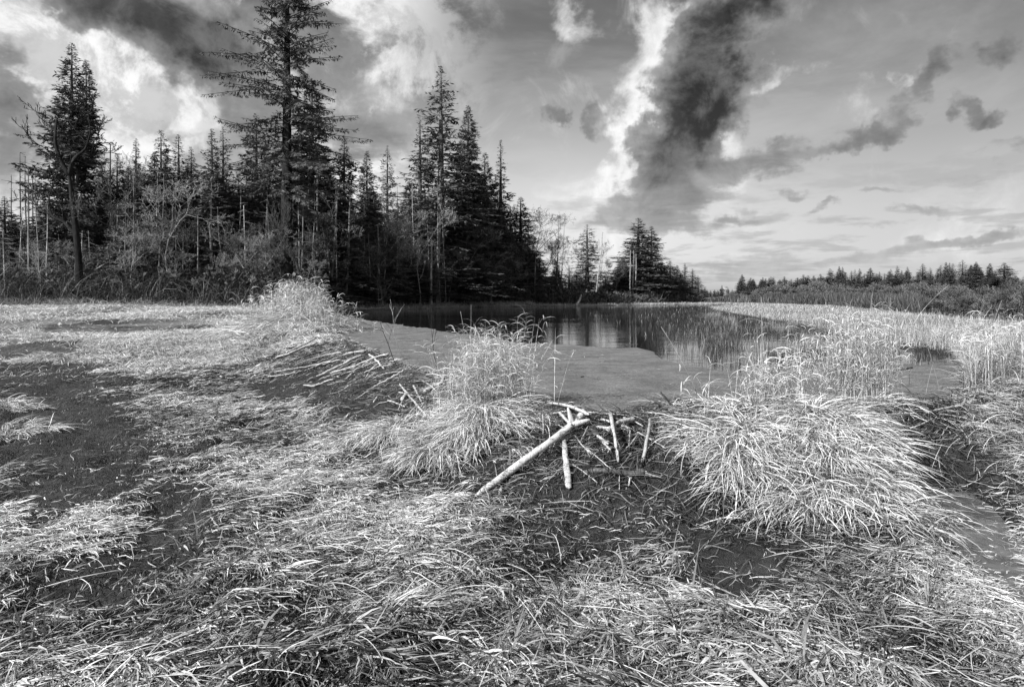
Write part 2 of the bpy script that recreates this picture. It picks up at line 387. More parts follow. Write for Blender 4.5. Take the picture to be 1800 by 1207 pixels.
M_SOIL = ground_mat(); M_WATER = water_mat(); M_PUDDLE = puddle_mat(.06, .13); M_PUDDLE_D = puddle_mat(.012, .03); M_DUCK = duck_mat()
M_STRAW = blade_mat('dead_straw', .015, .80, transl=.2)
M_STRAW2 = blade_mat('dead_straw_bright', .10, .84, transl=.22)
M_REED = blade_mat('marsh_straw', .14, .62, transl=.25)
M_RUSH = blade_mat('dark_rush', .01, .07, transl=.05, spec=.1)
M_GREEN = blade_mat('new_shoots', .10, .24, transl=.2)
M_BARK = bark_mat('dark_bark', .035, .16); M_BARK_L = bark_mat('weathered_bark', .16, .46, 9.0); M_BARK_M = bark_mat('grey_bark', .07, .26)
M_TWIG = bark_mat('twigs', .035, .15); M_TWIG_S = bark_mat('grey_twigs', .08, .26); M_TWIG_L = bark_mat('pale_twigs', .16, .46); M_TWIG_D = bark_mat('dark_twigs', .008, .025)
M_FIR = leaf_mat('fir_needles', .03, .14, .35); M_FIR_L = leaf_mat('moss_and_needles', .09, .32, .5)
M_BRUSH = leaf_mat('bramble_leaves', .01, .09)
M_LOG = wood_mat('mottled_log', .32, .62, .22); M_WOOD = wood_mat('peeled_wood', .24, .58, .4); M_WOOD_D = wood_mat('wet_wood', .035, .14); M_WOOD_M = wood_mat('grey_wood', .18, .42)

# ------------------------------------------------------------------ setting sheets
def sheet(name, poly, z, mat):
    V = np.array([(x, y, z) for x, y in poly]); 
    me = np_mesh(name, V, [np.arange(len(poly))[None, :]], mat)
    if me.polygons[0].normal.z < 0: me.flip_normals()
    return tag(add_mesh(name, me), kind='structure')
def make_ground():
    nu, nv = 1000, 1000
    u = np.linspace(-1, 1, nu); v = np.linspace(0, 1, nv)
    xs = 1.6 * np.sinh(7.3 * u) * .85 + .0
    ys = -3 + 4.4 * np.sinh(6.1 * v) * 1.35 / 1.0
    X, Y = np.meshgrid(xs, ys)
    Z = Hs(X.ravel(), Y.ravel())
    V = np.stack([X.ravel(), Y.ravel(), Z], 1)
    i = np.arange(nv - 1)[:, None] * nu + np.arange(nu - 1)[None, :]; i = i.ravel()
    me = np_mesh('ground', V, [np.stack([i, i + 1, i + nu + 1, i + nu], 1)], M_SOIL, smooth=True)
    tag(add_mesh('ground', me), kind='structure')
make_ground()
def grow(poly, e):
    p = np.asarray(poly); n = len(p); out = []
    a = sum(p[i][0] * p[(i + 1) % n][1] - p[(i + 1) % n][0] * p[i][1] for i in range(n)); s = 1 if a > 0 else -1
    for i in range(n):
        t = p[(i + 1) % n] - p[i - 1]; t = t / np.linalg.norm(t); out.append(p[i] + s * e * np.array([t[1], -t[0]]))
    return np.array(out)
sheet('pond_water', grow(POND, .10), 0.0, M_WATER)
sheet('puddle_water', grow(PUDDLE, .15), -.615, M_PUDDLE)
sheet('puddle_water', grow(POOL2, .05), -.645, M_PUDDLE_D)
POND_G = grow(POND, .09)
edge = [P(a, b) for a, b in [(1701, 650), (1672, 628), (1600, 640), (1500, 652), (1400, 662), (1320, 660), (1240, 648), (1190, 638), (1160, 630), (1148, 618), (1120, 611), (1060, 611), (1000, 607),
        (940, 603), (905, 602), (860, 594), (800, 584), (770, 581), (720, 573), (680, 568), (650, 563), (620, 557), (590, 554.5), (562, 554)]]
ee = []
for i in range(len(edge) - 1):
    a = np.array(edge[i]); b = np.array(edge[i + 1]); n = max(2, int(np.linalg.norm(b - a) / .25))
    for k in range(n):
        q = a + (b - a) * k / n; s = .014 * q[1]
        q = q + np.array([0, (fbm(np.array([q[0] * 2.5]), np.array([q[1] * .9]), 3, 4)[0] - .5) * s * 6]); ee.append(tuple(q))
DUCK = [tuple(p) for p in POND_G[0:23]] + ee
tag(sheet('duckweed', DUCK, .004, M_DUCK), kind='stuff')

# ------------------------------------------------------------------ blades
rng = np.random.default_rng(7)
def blades(root, ang, L, W, e0, e1, K=4, shade=None, ground=True, lift=.012, roll=None, kink=None, swerve=0.0):
    """ribbons: root (n,3), heading ang, length, width, elevation at root e0 and tip e1. Returns V, quads, shade"""
    n = len(root); V = np.empty((n, K + 1, 2, 3)); p = root.copy().astype(float)
    if roll is None: roll = rng.uniform(-.9, .9, n)
    cr, sr = np.cos(roll), np.sin(roll)
    a = ang.copy()
    for k in range(K + 1):
        t = k / K
        e = e0 + (e1 - e0) * (t ** 1.1)
        if kink is not None: e = np.where(t > kink, e1, e0 + (e1 - e0) * .15 * t)
        w = W * (.55 + .45 * math.sin(math.pi * min(1, t * 1.15 + .12))) * (1 if k < K else .12) * .5
        if k == 0: w = W * .3
        sx = -np.sin(a) * cr; sy = np.cos(a) * cr; sz = sr
        off = np.stack([sx * w, sy * w, sz * w], 1)
        V[:, k, 0] = p - off; V[:, k, 1] = p + off
        if k < K:
            st = (L / K)
            p = p + np.stack([np.cos(e) * np.cos(a) * st, np.cos(e) * np.sin(a) * st, np.sin(e) * st], 1)
            a = a + swerve * rng.normal(0, 1, n) / K
            if ground:
                g = Hs(p[:, 0], p[:, 1]) + lift * (1 + rng.random(n) * 1.5)
                p[:, 2] = np.maximum(p[:, 2], g)
    base = (np.arange(n) * (K + 1) * 2)[:, None]
    q = np.concatenate([np.stack([base[:, 0] + 2 * k, base[:, 0] + 2 * k + 1, base[:, 0] + 2 * k + 3, base[:, 0] + 2 * k + 2], 1) for k in range(K)])
    sh = np.repeat(shade if shade is not None else rng.random(n), (K + 1) * 2)
    return V.reshape(-1, 3), q, sh
class Acc:
    def __init__(s): s.V = []; s.Q = []; s.S = []; s.n = 0
    def add(s, t):
        V, q, sh = t; s.V.append(V); s.Q.append(q + s.n); s.S.append(sh); s.n += len(V)
    def mesh(s, name, mat): return np_mesh(name, np.concatenate(s.V), [np.concatenate(s.Q)], mat, np.concatenate(s.S))

MUD = [  # bare wet patches: cx, cy, rx, ry, tilt, strength
 (90, 745, 160, 85, 0, 1), (60, 650, 130, 40, 0, .9), (90, 850, 130, 45, 10, .95), (230, 815, 60, 45, 0, .8), (150, 660, 70, 25, 0, .7),
 (190, 574, 230, 11, 0, .95), (330, 577, 60, 6, 0, .6), (300, 561, 130, 4.5, 0, .5), (60, 600, 90, 9, 0, .6), (230, 615, 60, 8, 0, .5), (370, 552, 80, 2.5, 0, .6),
 (305, 915, 50, 60, 20, .95), (350, 870, 40, 40, 0, .7), (435, 1065, 42, 55, -25, .95), (215, 1080, 50, 80, 0, .8), (290, 990, 50, 40, 0, .7), (560, 1130, 45, 70, 0, .6), (40, 960, 60, 30, 0, .3), (130, 1130, 60, 50, 0, .5),
 (560, 700, 160, 17, -6, .95), (690, 745, 90, 22, -6, .85), (460, 670, 120, 10, 0, .6), (620, 770, 70, 15, 0, .5), (840, 800, 110, 26, -8, .85), (790, 850, 70, 20, 0, .3),
 (1060, 800, 140, 75, 0, .72), (1100, 880, 120, 80, 0, .85), (930, 810, 70, 45, 30, .85), (1180, 950, 80, 90, 0, .75), (1160, 800, 45, 60, 0, .7),
 (1310, 1000, 120, 55, 0, .9), (1260, 1080, 80, 60, 0, .6), (1350, 1060, 60, 40, 0, .4), (1630, 770, 45, 65, -15, .85), (1700, 850, 70, 40, -40, .7), (1740, 950, 90, 22, -45, .8), (1620, 730, 70, 16, 0, .7),
 (700, 690, 90, 26, -20, .5), (620, 655, 120, 30, -15, .45), (900, 1010, 120, 14, 0, .3), (760, 1150, 60, 40, 0, .35), (1230, 930, 70, 50, 0, .6), (1480, 1190, 140, 25, 0, .3), (1560, 930, 40, 40, 0, .4)]
MUD = [(a, b, c + (22 if b > 840 else 10 if b > 620 else 0), d + (20 if b > 840 else 7 if b > 620 else 1), e, f) for a, b, c, d, e, f in MUD]
def mudness(px, py):
    m = np.zeros(np.shape(px)); wx = (fbm(px / 45., py / 30., 77, 4) - .5); wy = (fbm(px / 45., py / 30., 99, 4) - .5)
    for cx, cy, rx, ry, tl, s in MUD:
        a = math.radians(tl); dx = px - cx + wx * rx * .9; dy = py - cy + wy * ry * .9
        u = dx * math.cos(a) - dy * math.sin(a); v = dx * math.sin(a) + dy * math.cos(a)
        q = np.sqrt((u / rx) ** 2 + (v / ry) ** 2)
        m = np.maximum(m, s * sst(1.15, .8, q))
    return np.clip(m * 1.12, 0, 1)
def polar(n, r0, r1, power, amax=47):
    """positions spread over the ground, thinning with distance as r**-power"""
    rr = np.exp(np.linspace(math.log(r0), math.log(r1), 400)); pdf = rr ** (1 - power) * rr
    c = np.cumsum(pdf); c /= c[-1]
    r = np.interp(rng.random(n), c, rr); a = np.radians(rng.uniform(-amax, amax, n))
    return r * np.sin(a), r * np.cos(a)
def flow(x, y):
    """heading of the flattened grass"""
    px, py = proj(x, y, -.5)
    b = np.radians(-50 - 82 * sst(760, 1150, px))
    b = b * sst(640, 900, py) + np.radians(-18) * (1 - sst(640, 900, py))
    return b + (fbm(x * .7, y * .7, 58, 3) - .5) * 1.6 + (vnoise(x * 2.2, y * 2.2, 56) - .5) * 1.1
def make_meadow_grass():
    acc = Acc()
    # locks of flattened blades near the camera
    n = 21000
    x, y = polar(n, 2.0, 24.0, 1.45)
    d = sdf(x, y, POND)
    px, py = proj(x, y, Hs(x, y))
    mud = mudness(px, py)
    marsh = (x > 3.5) & (y > 8.3)
    keep = (d > .05) & (rng.random(n) > mud * .985) & ~marsh & (vnoise(x * 3.4, y * 3.4, 201) + .55 * vnoise(x * 8, y * 8, 202) > .40 + .25 * fbm(x * .8, y * .8, 203, 2))
    # the dam face is thinner
    face = (d < 1.5) & (y < 20); keep &= ~(face & (rng.random(n) < .45))
    x, y, py = x[keep], y[keep], py[keep]; r = np.hypot(x, y)
    nc = len(x)
    f = flow(x, y) + rng.normal(0, .42, nc)
    bright = np.clip(.46 + 1.7 * (fbm(x * .9, y * .9, 61, 3) - .5) + rng.normal(0, .18, nc), 0, 1)
    tall = rng.random(nc) < .12
    nb = rng.integers(22, 52, nc)
    idx = np.repeat(np.arange(nc), nb); N = len(idx)
    sp = np.where(rng.random(nc) < .3, .17, .085)[idx] * (1 + r[idx] * .03)
    rx = x[idx] + rng.normal(0, 1, N) * sp; ry = y[idx] + rng.normal(0, 1, N) * sp
    root = np.stack([rx, ry, Hs(rx, ry) + .004 + rng.random(N) * .03], 1)
    wide = np.maximum(1, r[idx] / 9.0)
    nearf = 1 + .4 * sst(5.0, 2.6, r[idx]); L = rng.uniform(.05, .17, N) * (1 + .5 * (wide - 1)) * nearf * np.where(tall[idx], 1.35, 1)
    W = rng.uniform(.003, .0085, N) * nearf * wide * np.where(rng.random(N) < .10, 1.8, 1)
    ang = f[idx] + rng.normal(0, .5, N)
    e0 = rng.uniform(.0, .65, N) * np.where(tall[idx], 1.3, .45); e1 = rng.uniform(-.6, .25, N)
    sh = np.clip(bright[idx] + rng.normal(0, .27, N), 0, 1)
    kk = rng.random(N) < .35
    for kf in (kk, ~kk):
        acc.add(blades(root[kf], ang[kf], L[kf], W[kf], e0[kf], e1[kf], 4, sh[kf], swerve=.9, kink=(rng.uniform(.2, .8, kf.sum()) if kf is kk else None)))
    print('meadow blades', N)
    # scattered chaff and loose stems everywhere
    n = 26000; x, y = polar(n, 2.0, 24, 1.5); d = sdf(x, y, POND); px, py = proj(x, y, Hs(x, y)); mud = mudness(px, py)
    k = (d > .02) & ~((x > 3.5) & (y > 8.3)) & (rng.random(n) > mud * .85); x, y = x[k], y[k]; N = len(x); r = np.hypot(x, y)
    root = np.stack([x, y, Hs(x, y) + .01], 1); wide = np.maximum(1, r / 9)
    acc.add(blades(root, rng.uniform(0, 6.28, N), rng.uniform(.03, .16, N) * wide, rng.uniform(.002, .007, N) * wide, rng.uniform(-.1, .5, N), rng.uniform(-.5, .2, N), 3, np.clip(rng.normal(.42, .28, N), 0, 1), swerve=1.2))
    # litter: crumbs of straw and bark over the mud
    n = 70000; x, y = polar(n, 2.0, 20, 1.35); k = (sdf(x, y, POND) > .0) & ~((x > 3.5) & (y > 8.3)) & (rng.random(n) < .35 + .65 * (vnoise(x * 3, y * 3, 301) > .45)); x, y = x[k], y[k]; N = len(x); r = np.hypot(x, y); wide = np.maximum(1, r / 8)
    acc.add(blades(np.stack([x, y, Hs(x, y) + .006], 1), rng.uniform(0, 6.28, N), rng.uniform(.008, .035, N) * wide, rng.uniform(.003, .008, N) * wide, rng.uniform(-.2, .5, N), rng.uniform(-.6, .3, N), 2, np.clip(rng.normal(.10, .25, N), 0, 1), swerve=1.2))
    # longer loose stems
    n = 2600; x, y = polar(n, 2.0, 16, 1.6); d = sdf(x, y, POND); px, py = proj(x, y, Hs(x, y)); mud = mudness(px, py)
    k = (d > .05) & ~((x > 3.5) & (y > 8.3)) & (rng.random(n) > mud * .97); x, y = x[k], y[k]; N = len(x)
    root = np.stack([x, y, Hs(x, y) + .03], 1)
    acc.add(blades(root, flow(x, y) + rng.normal(0, .5, N), rng.uniform(.3, .6, N), rng.uniform(.003, .006, N), rng.uniform(.1, .45, N), rng.uniform(-.5, -.1, N), 6, np.clip(rng.normal(.8, .15, N), 0, 1), swerve=.5))
    tag(add_mesh('dead_grass', acc.mesh('dead_grass', M_STRAW)), kind='stuff')
    # the meadow beyond, towards the forest
    acc = Acc(); n = 260000
    rr = np.exp(rng.uniform(math.log(18), math.log(75), n)); aa = np.radians(rng.uniform(-47, -8, n)); x, y = rr * np.sin(aa), rr * np.cos(aa)
    d = sdf(x, y, POND); px, py = proj(x, y, Hs(x, y)); mud = mudness(px, py)
    pat = fbm(x * .22, y * .12, 88, 4)
    k = (d > .2) & (rng.random(n) > mud * .95) & (y < 62) & (rng.random(n) < .25 + 1.6 * np.clip(pat - .35, 0, .5)); x, y, rr = x[k], y[k], rr[k]; N = len(x)
    print('far meadow', N)
    root = np.stack([x, y, Hs(x, y)], 1); s = rr / 22
    cl = vnoise(x * .5, y * .5, 44)
    acc.add(blades(root, rng.uniform(0, 6.28, N), rng.uniform(.12, .30, N) * (1 + .25 * s), rng.uniform(.007, .012, N) * s * 1.2, rng.uniform(.1, .9, N), rng.uniform(-.9, .1, N), 3, np.clip(.42 + .6 * cl + rng.normal(0, .22, N), 0, 1)))
    tag(add_mesh('dead_grass', acc.mesh('dead_grass', M_STRAW2)), kind='stuff')
make_meadow_grass()

def make_green_shoots():
    acc = Acc(); pts = []
    for (cx, cy) in [(1010, 1160), (640, 1010), (720, 1050), (870, 1170), (990, 1070), (1100, 1030), (560, 1060), (1180, 1010), (1280, 1120), (1500, 1150), (1450, 1010), (700, 1120), (1560, 1120), (420, 1150), (800, 1110), (920, 1120), (1250, 1050), (1190, 1110), (1390, 1180), (1650, 1080), (340, 960), (60, 1140)]:
        g = G(cx, cy)
        for k in range(rng.integers(6, 13)): pts.append((g.x + rng.normal(0, .05), g.y + rng.normal(0, .05)))
    x = np.array([p[0] for p in pts]); y = np.array([p[1] for p in pts]); N = len(x)
    root = np.stack([x, y, Hs(x, y)], 1)
    acc.add(blades(root, rng.uniform(0, 6.28, N), rng.uniform(.15, .34, N), rng.uniform(.008, .014, N), rng.uniform(.8, 1.4, N), rng.uniform(.0, .9, N), 5, rng.random(N)))
    tag(add_mesh('grass_shoots', acc.mesh('grass_shoots', M_GREEN)), kind='stuff')
make_green_shoots()

# ------------------------------------------------------------------ tussocks (each one a thing)
def stalks(acc, x, y, z, hgt, lean_a, lean, leaf=.28, nl=6, w=.007):
    """upright grass stalks with arching leaves"""
    N = len(x)
    root = np.stack([x, y, z], 1)
    e0 = np.pi / 2 - lean; e1 = e0 - rng.uniform(.0, .3, N)
    acc.add(blades(root, lean_a, hgt, np.full(N, w * .75), e0, e1, 4, np.clip(rng.normal(.7, .2, N), 0, 1), ground=False))
    t = rng.uniform(.25, 1.0, (N, nl))
    idx = np.repeat(np.arange(N), nl); tt = t.ravel(); hh = (hgt * 1)[idx] * tt
    px = x[idx] + np.cos(lean_a[idx]) * np.cos(e0[idx] * .5 + e1[idx] * .5) * hh; py = y[idx] + np.sin(lean_a[idx]) * np.cos(e0[idx] * .5 + e1[idx] * .5) * hh
    pz = z[idx] + np.sin(e0[idx] * .5 + e1[idx] * .5) * hh
    M = len(idx)
    acc.add(blades(np.stack([px, py, pz], 1), rng.uniform(0, 6.28, M), rng.uniform(.4, 1.2, M) * leaf, rng.uniform(.7, 1.5, M) * w, rng.uniform(.3, 1.25, M), rng.uniform(-1.5, -.3, M), 5, np.clip(rng.normal(.65, .22, M), 0, 1), ground=False, swerve=.8))
def tussock(name, label, centers, down_a=None):
    """centers: list of dict(c=(x,y), r=(rx,ry), skirt=n, up=n, h=, L=)"""
    c0 = centers[0]['c']; z0 = H1(*c0)
    root = empty(name, (c0[0], c0[1], z0)); tag(root, label, 'grass tussock', 'tussocks of dead grass along the dam')
    sk = Acc(); up = Acc(); has_up = False
    for c in centers:
        (cx, cy), (rx, ry) = c['c'], c['r']
        n = int(c['skirt'] * 1.4)
        if n:
            u = rng.normal(0, .5, n); v = rng.normal(0, .5, n); nlock = max(20, n // 28)
            lk = (rng.random(n) ** 1.5 * nlock).astype(int); lu = rng.normal(0, .48, nlock); lv = rng.normal(0, .48, nlock)
            u = lu[lk] + rng.normal(0, .07, n); v = lv[lk] + rng.normal(0, .07, n)
            x = cx + u * rx; y = cy + v * ry
            out = np.arctan2(v * ry, u * rx)
            bias = c.get('dir', -math.pi / 2); bw = c.get('bw', .9)
            vx = np.cos(out) * np.minimum(1, np.hypot(u, v) * 1.6) + bw * math.cos(bias); vy = np.sin(out) * np.minimum(1, np.hypot(u, v) * 1.6) + bw * math.sin(bias)
            a = np.arctan2(vy, vx) + rng.normal(0, .6, nlock)[lk] + rng.normal(0, .35, n) + np.where(rng.random(n) < .22, rng.uniform(-1.8, 1.8, n), 0)
            z = Hs(x, y) + rng.random(n) * c.get('thick', .10)
            L = rng.uniform(.3, 1.25, n) * (.6 + .7 * rng.random(nlock)[lk]) * c['L']; W = rng.uniform(.7, 1.6, n) * c['w'] * 1.15
            shd = np.clip(.62 + rng.normal(0, .2, nlock)[lk] + rng.normal(0, .24, n), 0, 1)
            sk.add(blades(np.stack([x, y, z], 1), a, L, W, rng.uniform(.0, .8, n), rng.uniform(-1.1, -.2, n), 6, shd, swerve=.45, lift=.02))
        n = c['up']
        if n:
            has_up = True
            x = cx + c.get('ox', 0) + rng.normal(0, .36, n) * rx * c.get('us', 1); y = cy + c.get('oy', 0) + rng.normal(0, .36, n) * ry * .6
            hh = rng.uniform(.55, 1.05, n) * c['h']
            stalks(up, x, y, Hs(x, y), hh, rng.uniform(0, 6.28, n), np.abs(rng.normal(.12, c.get('lean', .16), n)), leaf=c.get('leaf', .28), nl=c.get('nl', 6), w=c['w'])
    for nm, a, ok in (('drooping_blades', sk, sk.n > 0), ('standing_stems', up, has_up)):
        if ok:
            me = a.mesh(nm, M_STRAW2); me.transform(__import__('mathutils').Matrix.Translation((-c0[0], -c0[1], -z0)))
            add_mesh(nm, me, root)
    return root
tussock('grass_tussock', 'biggest spreading mound of bleached grass, with drooping skirts reaching down to the mud', [
    dict(c=(2.22, 5.85), r=(.50, .75), skirt=3300, up=0, h=.9, L=.46, w=.0072, dir=-1.9, bw=.8),
    dict(c=(3.18, 6.0), r=(.42, .70), skirt=3800, up=0, h=.9, L=.40, w=.0068, dir=-1.5, bw=.9),
    dict(c=(2.80, 5.2), r=(.62, .5), skirt=1500, up=0, h=.5, L=.38, w=.0068, dir=-1.7, bw=1.2),
    dict(c=(2.75, 6.65), r=(.9, .25), skirt=400, up=75, h=.62, L=.35, w=.0075, dir=1.57, bw=.2, nl=5),
    dict(c=(2.79, 6.75), r=(.09, .12), skirt=0, up=22, h=1.0, L=.4, w=.008, nl=4, leaf=.22),
    dict(c=(3.14, 6.80), r=(.12, .15), skirt=0, up=20, h=.82, L=.4, w=.008, nl=6, leaf=.3)])
tussock('grass_tussock', 'feathery upright clump of pale leafy grass rising behind the biggest mound', [
    dict(c=(3.95, 7.05), r=(.62, .35), skirt=500, up=300, h=1.15, L=.4, w=.0062, dir=1.57, bw=.1, nl=9, leaf=.2)])
tussock('grass_tussock', 'tall bushy clump of pale grass on the dam beside the long log', [
    dict(c=(-.30, 7.0), r=(.66, .28), skirt=400, up=330, h=1.02, lean=.26, L=.3, w=.0060, dir=1.57, bw=.1, nl=8, leaf=.22),
    dict(c=(-.36, 6.70), r=(.50, .45), skirt=3400, up=0, h=.9, L=.36, w=.0056, dir=-1.4, bw=.8),
    dict(c=(-.75, 6.5), r=(.5, .35), skirt=1100, up=0, h=.9, L=.34, w=.0056, dir=-1.9, bw=.8)])
tussock('grass_tussock', 'shaggy bright grass hummock at the far end of the dam below the forest', [
    dict(c=(-8.6, 24.6), r=(2.4, 2.2), skirt=2600, up=420, h=1.7, L=1.2, w=.018, dir=-1.8, bw=.4, nl=7, leaf=.45),
    dict(c=(-7.3, 23.5), r=(1.7, 2.6), skirt=1600, up=160, h=1.0, L=1.0, w=.016, dir=-1.4, bw=.5, nl=7, leaf=.4)])
g = G(58, 600); tussock('grass_tussock', 'spiky lone tuft of upright straw standing in the dark mud', [dict(c=(g.x, g.y), r=(.55, .45), skirt=260, up=60, h=.75, L=.5, w=.012, dir=-1.5, bw=.2, nl=3, leaf=.4)])
g = G(195, 640); tussock('grass_tussock', 'small pale tuft at the edge of the mud with one long stem', [dict(c=(g.x, g.y), r=(.3, .25), skirt=180, up=8, h=.6, L=.3, w=.009, dir=-1.5, bw=.2, nl=3)])
g = G(95, 632); tussock('grass_tussock', 'low flattened bank of bright grass crossing the mud', [dict(c=(g.x, g.y), r=(1.6, .5), skirt=1500, up=0, h=.6, L=.45, w=.010, dir=-1.9, bw=.6)])
g = G(5, 718); tussock('grass_tussock', 'rounded tuft cut by the picture edge, upper one of two', [dict(c=(g.x, g.y), r=(.45, .4), skirt=700, up=0, h=.6, L=.3, w=.007, dir=-1.0, bw=.4)])
g = G(20, 770); tussock('grass_tussock', 'curling heap of straw in the mud, lower one of two by the picture edge', [dict(c=(g.x, g.y), r=(.4, .25), skirt=500, up=0, h=.6, L=.35, w=.006, dir=-.4, bw=.8)])
g = G(700, 765); tussock('grass_tussock', 'low combed heap of straw on mud before the dam', [dict(c=(g.x, g.y), r=(.6, .3), skirt=1000, up=0, h=.6, L=.4, w=.0062, dir=-2.3, bw=.9)])

# ------------------------------------------------------------------ marsh reeds on the far right, rushes in the pond
def make_marsh():
    acc = Acc(); n = 210000
    rr = np.exp(rng.uniform(math.log(7.5), math.log(260), n)); aa = np.radians(rng.uniform(12, 48, n)); x, y = rr * np.sin(aa), rr * np.cos(aa)
    d = sdf(x, y, POND)
    px = CX + x / y * F
    lim = BRUSH_Y(px)
    k = (d > .0) & (((x > 3.0) & (y > 8.0)) | (rr > 60)) & (y < lim + 4) & (x > 3.5)
    x, y, rr, d = x[k], y[k], rr[k], d[k]; N = len(x); print('marsh', N)
    root = np.stack([x, y, Hs(x, y)], 1); s = np.maximum(1, rr / 10)
    h = rng.uniform(.20, .46, N) * (.8 + .5 * vnoise(x * .35, y * .35, 9)); h = np.where((rr < 14) & (px[k] > 1690), h * 1.5, h)
    h = h * (1 - .3 * sst(12, 60, rr))
    flop = rng.random(N) < .45
    e0 = np.where(flop, rng.uniform(.2, 1.1, N), rng.uniform(1.1, 1.65, N)); e1 = np.where(flop, rng.uniform(-1.3, .3, N), rng.uniform(.3, 1.4, N))
    sh = np.clip(.5 + .5 * (fbm(x * .3, y * .15, 14, 3) - .5) + rng.normal(0, .24, N), 0, 1)
    acc.add(blades(root, rng.uniform(0, 6.28, N), h, rng.uniform(.0045, .009, N) * s, e0, e1, 3, sh, ground=False))
    tag(add_mesh('marsh_reeds', acc.mesh('marsh_reeds', M_REED)), kind='stuff')
    # leafy stalks along the near bank
    acc = Acc(); n = 1500; x = rng.uniform(5.3, 11.5, n); y = rng.uniform(7.7, 15, n); d = sdf(x, y, POND); k = (d > .02) & (d < 3) & (x > .72 * y - .6); x, y = x[k], y[k]; N = len(x)
    stalks(acc, x, y, Hs(x, y), rng.uniform(.45, .9, N), rng.uniform(0, 6.28, N), np.abs(rng.normal(.1, .2, N)), leaf=.28, nl=6, w=.008)
    n = 12000; x = rng.uniform(4.6, 10, n); y = rng.uniform(5.6, 10.5, n); px, py = proj(x, y, Hs(x, y)); k = (sdf(x, y, POND) > .1) & (px > 1650 + 60 * rng.random(n)) & (rng.random(n) > mudness(px, py) * .95); x, y = x[k], y[k]; N = len(x)
    a = rng.normal(-2.0, .9, N); lk = vnoise(x * 4, y * 4, 6) * 3
    acc.add(blades(np.stack([x, y, Hs(x, y)], 1), a + lk - 1.5, rng.uniform(.2, .5, N), rng.uniform(.004, .008, N), rng.uniform(.2, 1.1, N), rng.uniform(-1, -.3, N), 5, np.clip(rng.normal(.6, .22, N), 0, 1)))
    tag(add_mesh('bank_reeds', acc.mesh('bank_reeds', M_STRAW2)), kind='stuff')
def BRUSH_Y(px):
    return np.interp(px, [1200, 1300, 1400, 1500, 1600, 1700, 1800, 1950, 2200], [220, 180, 110, 66, 42, 29, 21, 17, 15])
make_marsh()
def make_rushes():
    acc = Acc(); n = 130000
    px = rng.uniform(960, 1700, n); py = HY + 1.25 * F / np.exp(rng.uniform(math.log(9.5), math.log(150), n))
    # region of the pond grown with rushes
    low = np.interp(px, [960, 1130, 1160, 1200, 1280, 1400, 1500, 1580, 1700], [560, 600, 632, 642, 648, 650, 655, 640, 650])
    dens = sst(0, 14, low - py + (fbm(px / 30, py / 12, 8, 3) - .5) * 26) * (.15 + 1.0 * sst(.40, .58, fbm(px / 60., py / 14., 21, 4)))
    dens *= sst(1010, 1250, px + (py - 560) * -.6 + (fbm(px / 40, py / 10, 28, 3) - .5) * 120)
    k = rng.random(n) < dens * .85; px, py = px[k], py[k]
    y = 1.25 * F / (py - HY); x = (px - CX) / F * y
    d = sdf(x, y, POND); k = d < -.02; x, y = x[k], y[k]; N = len(x); print('rushes', N)
    s = np.maximum(1, y / 14)
    acc.add(blades(np.stack([x, y, np.full(N, -.02)], 1), rng.uniform(0, 6.28, N), rng.uniform(.10, .27, N), rng.uniform(.003, .006, N) * s * 1.1, rng.uniform(1.25, 1.57, N), rng.uniform(.9, 1.57, N), 3, np.clip(rng.normal(.4, .35, N), 0, 1), ground=False))
    tag(add_mesh('pond_rushes', acc.mesh('pond_rushes', M_RUSH)), kind='stuff')
    # pale stems among them
    acc = Acc(); k = rng.random(N) < .04; x, y = x[k], y[k]; M = len(x)
    acc.add(blades(np.stack([x + .05, y, np.full(M, -.02)], 1), rng.uniform(0, 6.28, M), rng.uniform(.12, .30, M), rng.uniform(.003, .006, M) * np.maximum(1, y / 14) * 1.3, rng.uniform(1.1, 1.57, M), rng.uniform(.3, 1.3, M), 3, rng.random(M), ground=False))
    # pale grass fringe along the far shore
    n = 16000; i = rng.integers(30, len(POND) - 1, n); t = rng.random(n); p = POND[i] * (1 - t[:, None]) + POND[i + 1] * t[:, None]
    off = np.abs(rng.normal(0, 1, n)) * (1.6 + p[:, 1] * .012); nx = p[:, 0] * 0 + .0
    x = p[:, 0] - off * .25; y = p[:, 1] + off; d = sdf(x, y, POND); k = (d > -.1) & (rng.random(n) < .35 + 1.2 * np.clip(vnoise(x * .3, y * .05, 4) - .3, 0, 1)); x, y = x[k], y[k]; M = len(x); s = y / 14
    acc.add(blades(np.stack([x, y, Hs(x, y)], 1), rng.uniform(0, 6.28, M), rng.uniform(.2, .75, M), rng.uniform(.004, .008, M) * s, rng.uniform(.4, 1.5, M), rng.uniform(-1, .8, M), 3, np.clip(rng.normal(.65, .3, M), 0, 1), ground=False))
    tag(add_mesh('shore_grass', acc.mesh('shore_grass', M_REED)), kind='stuff')
make_rushes()

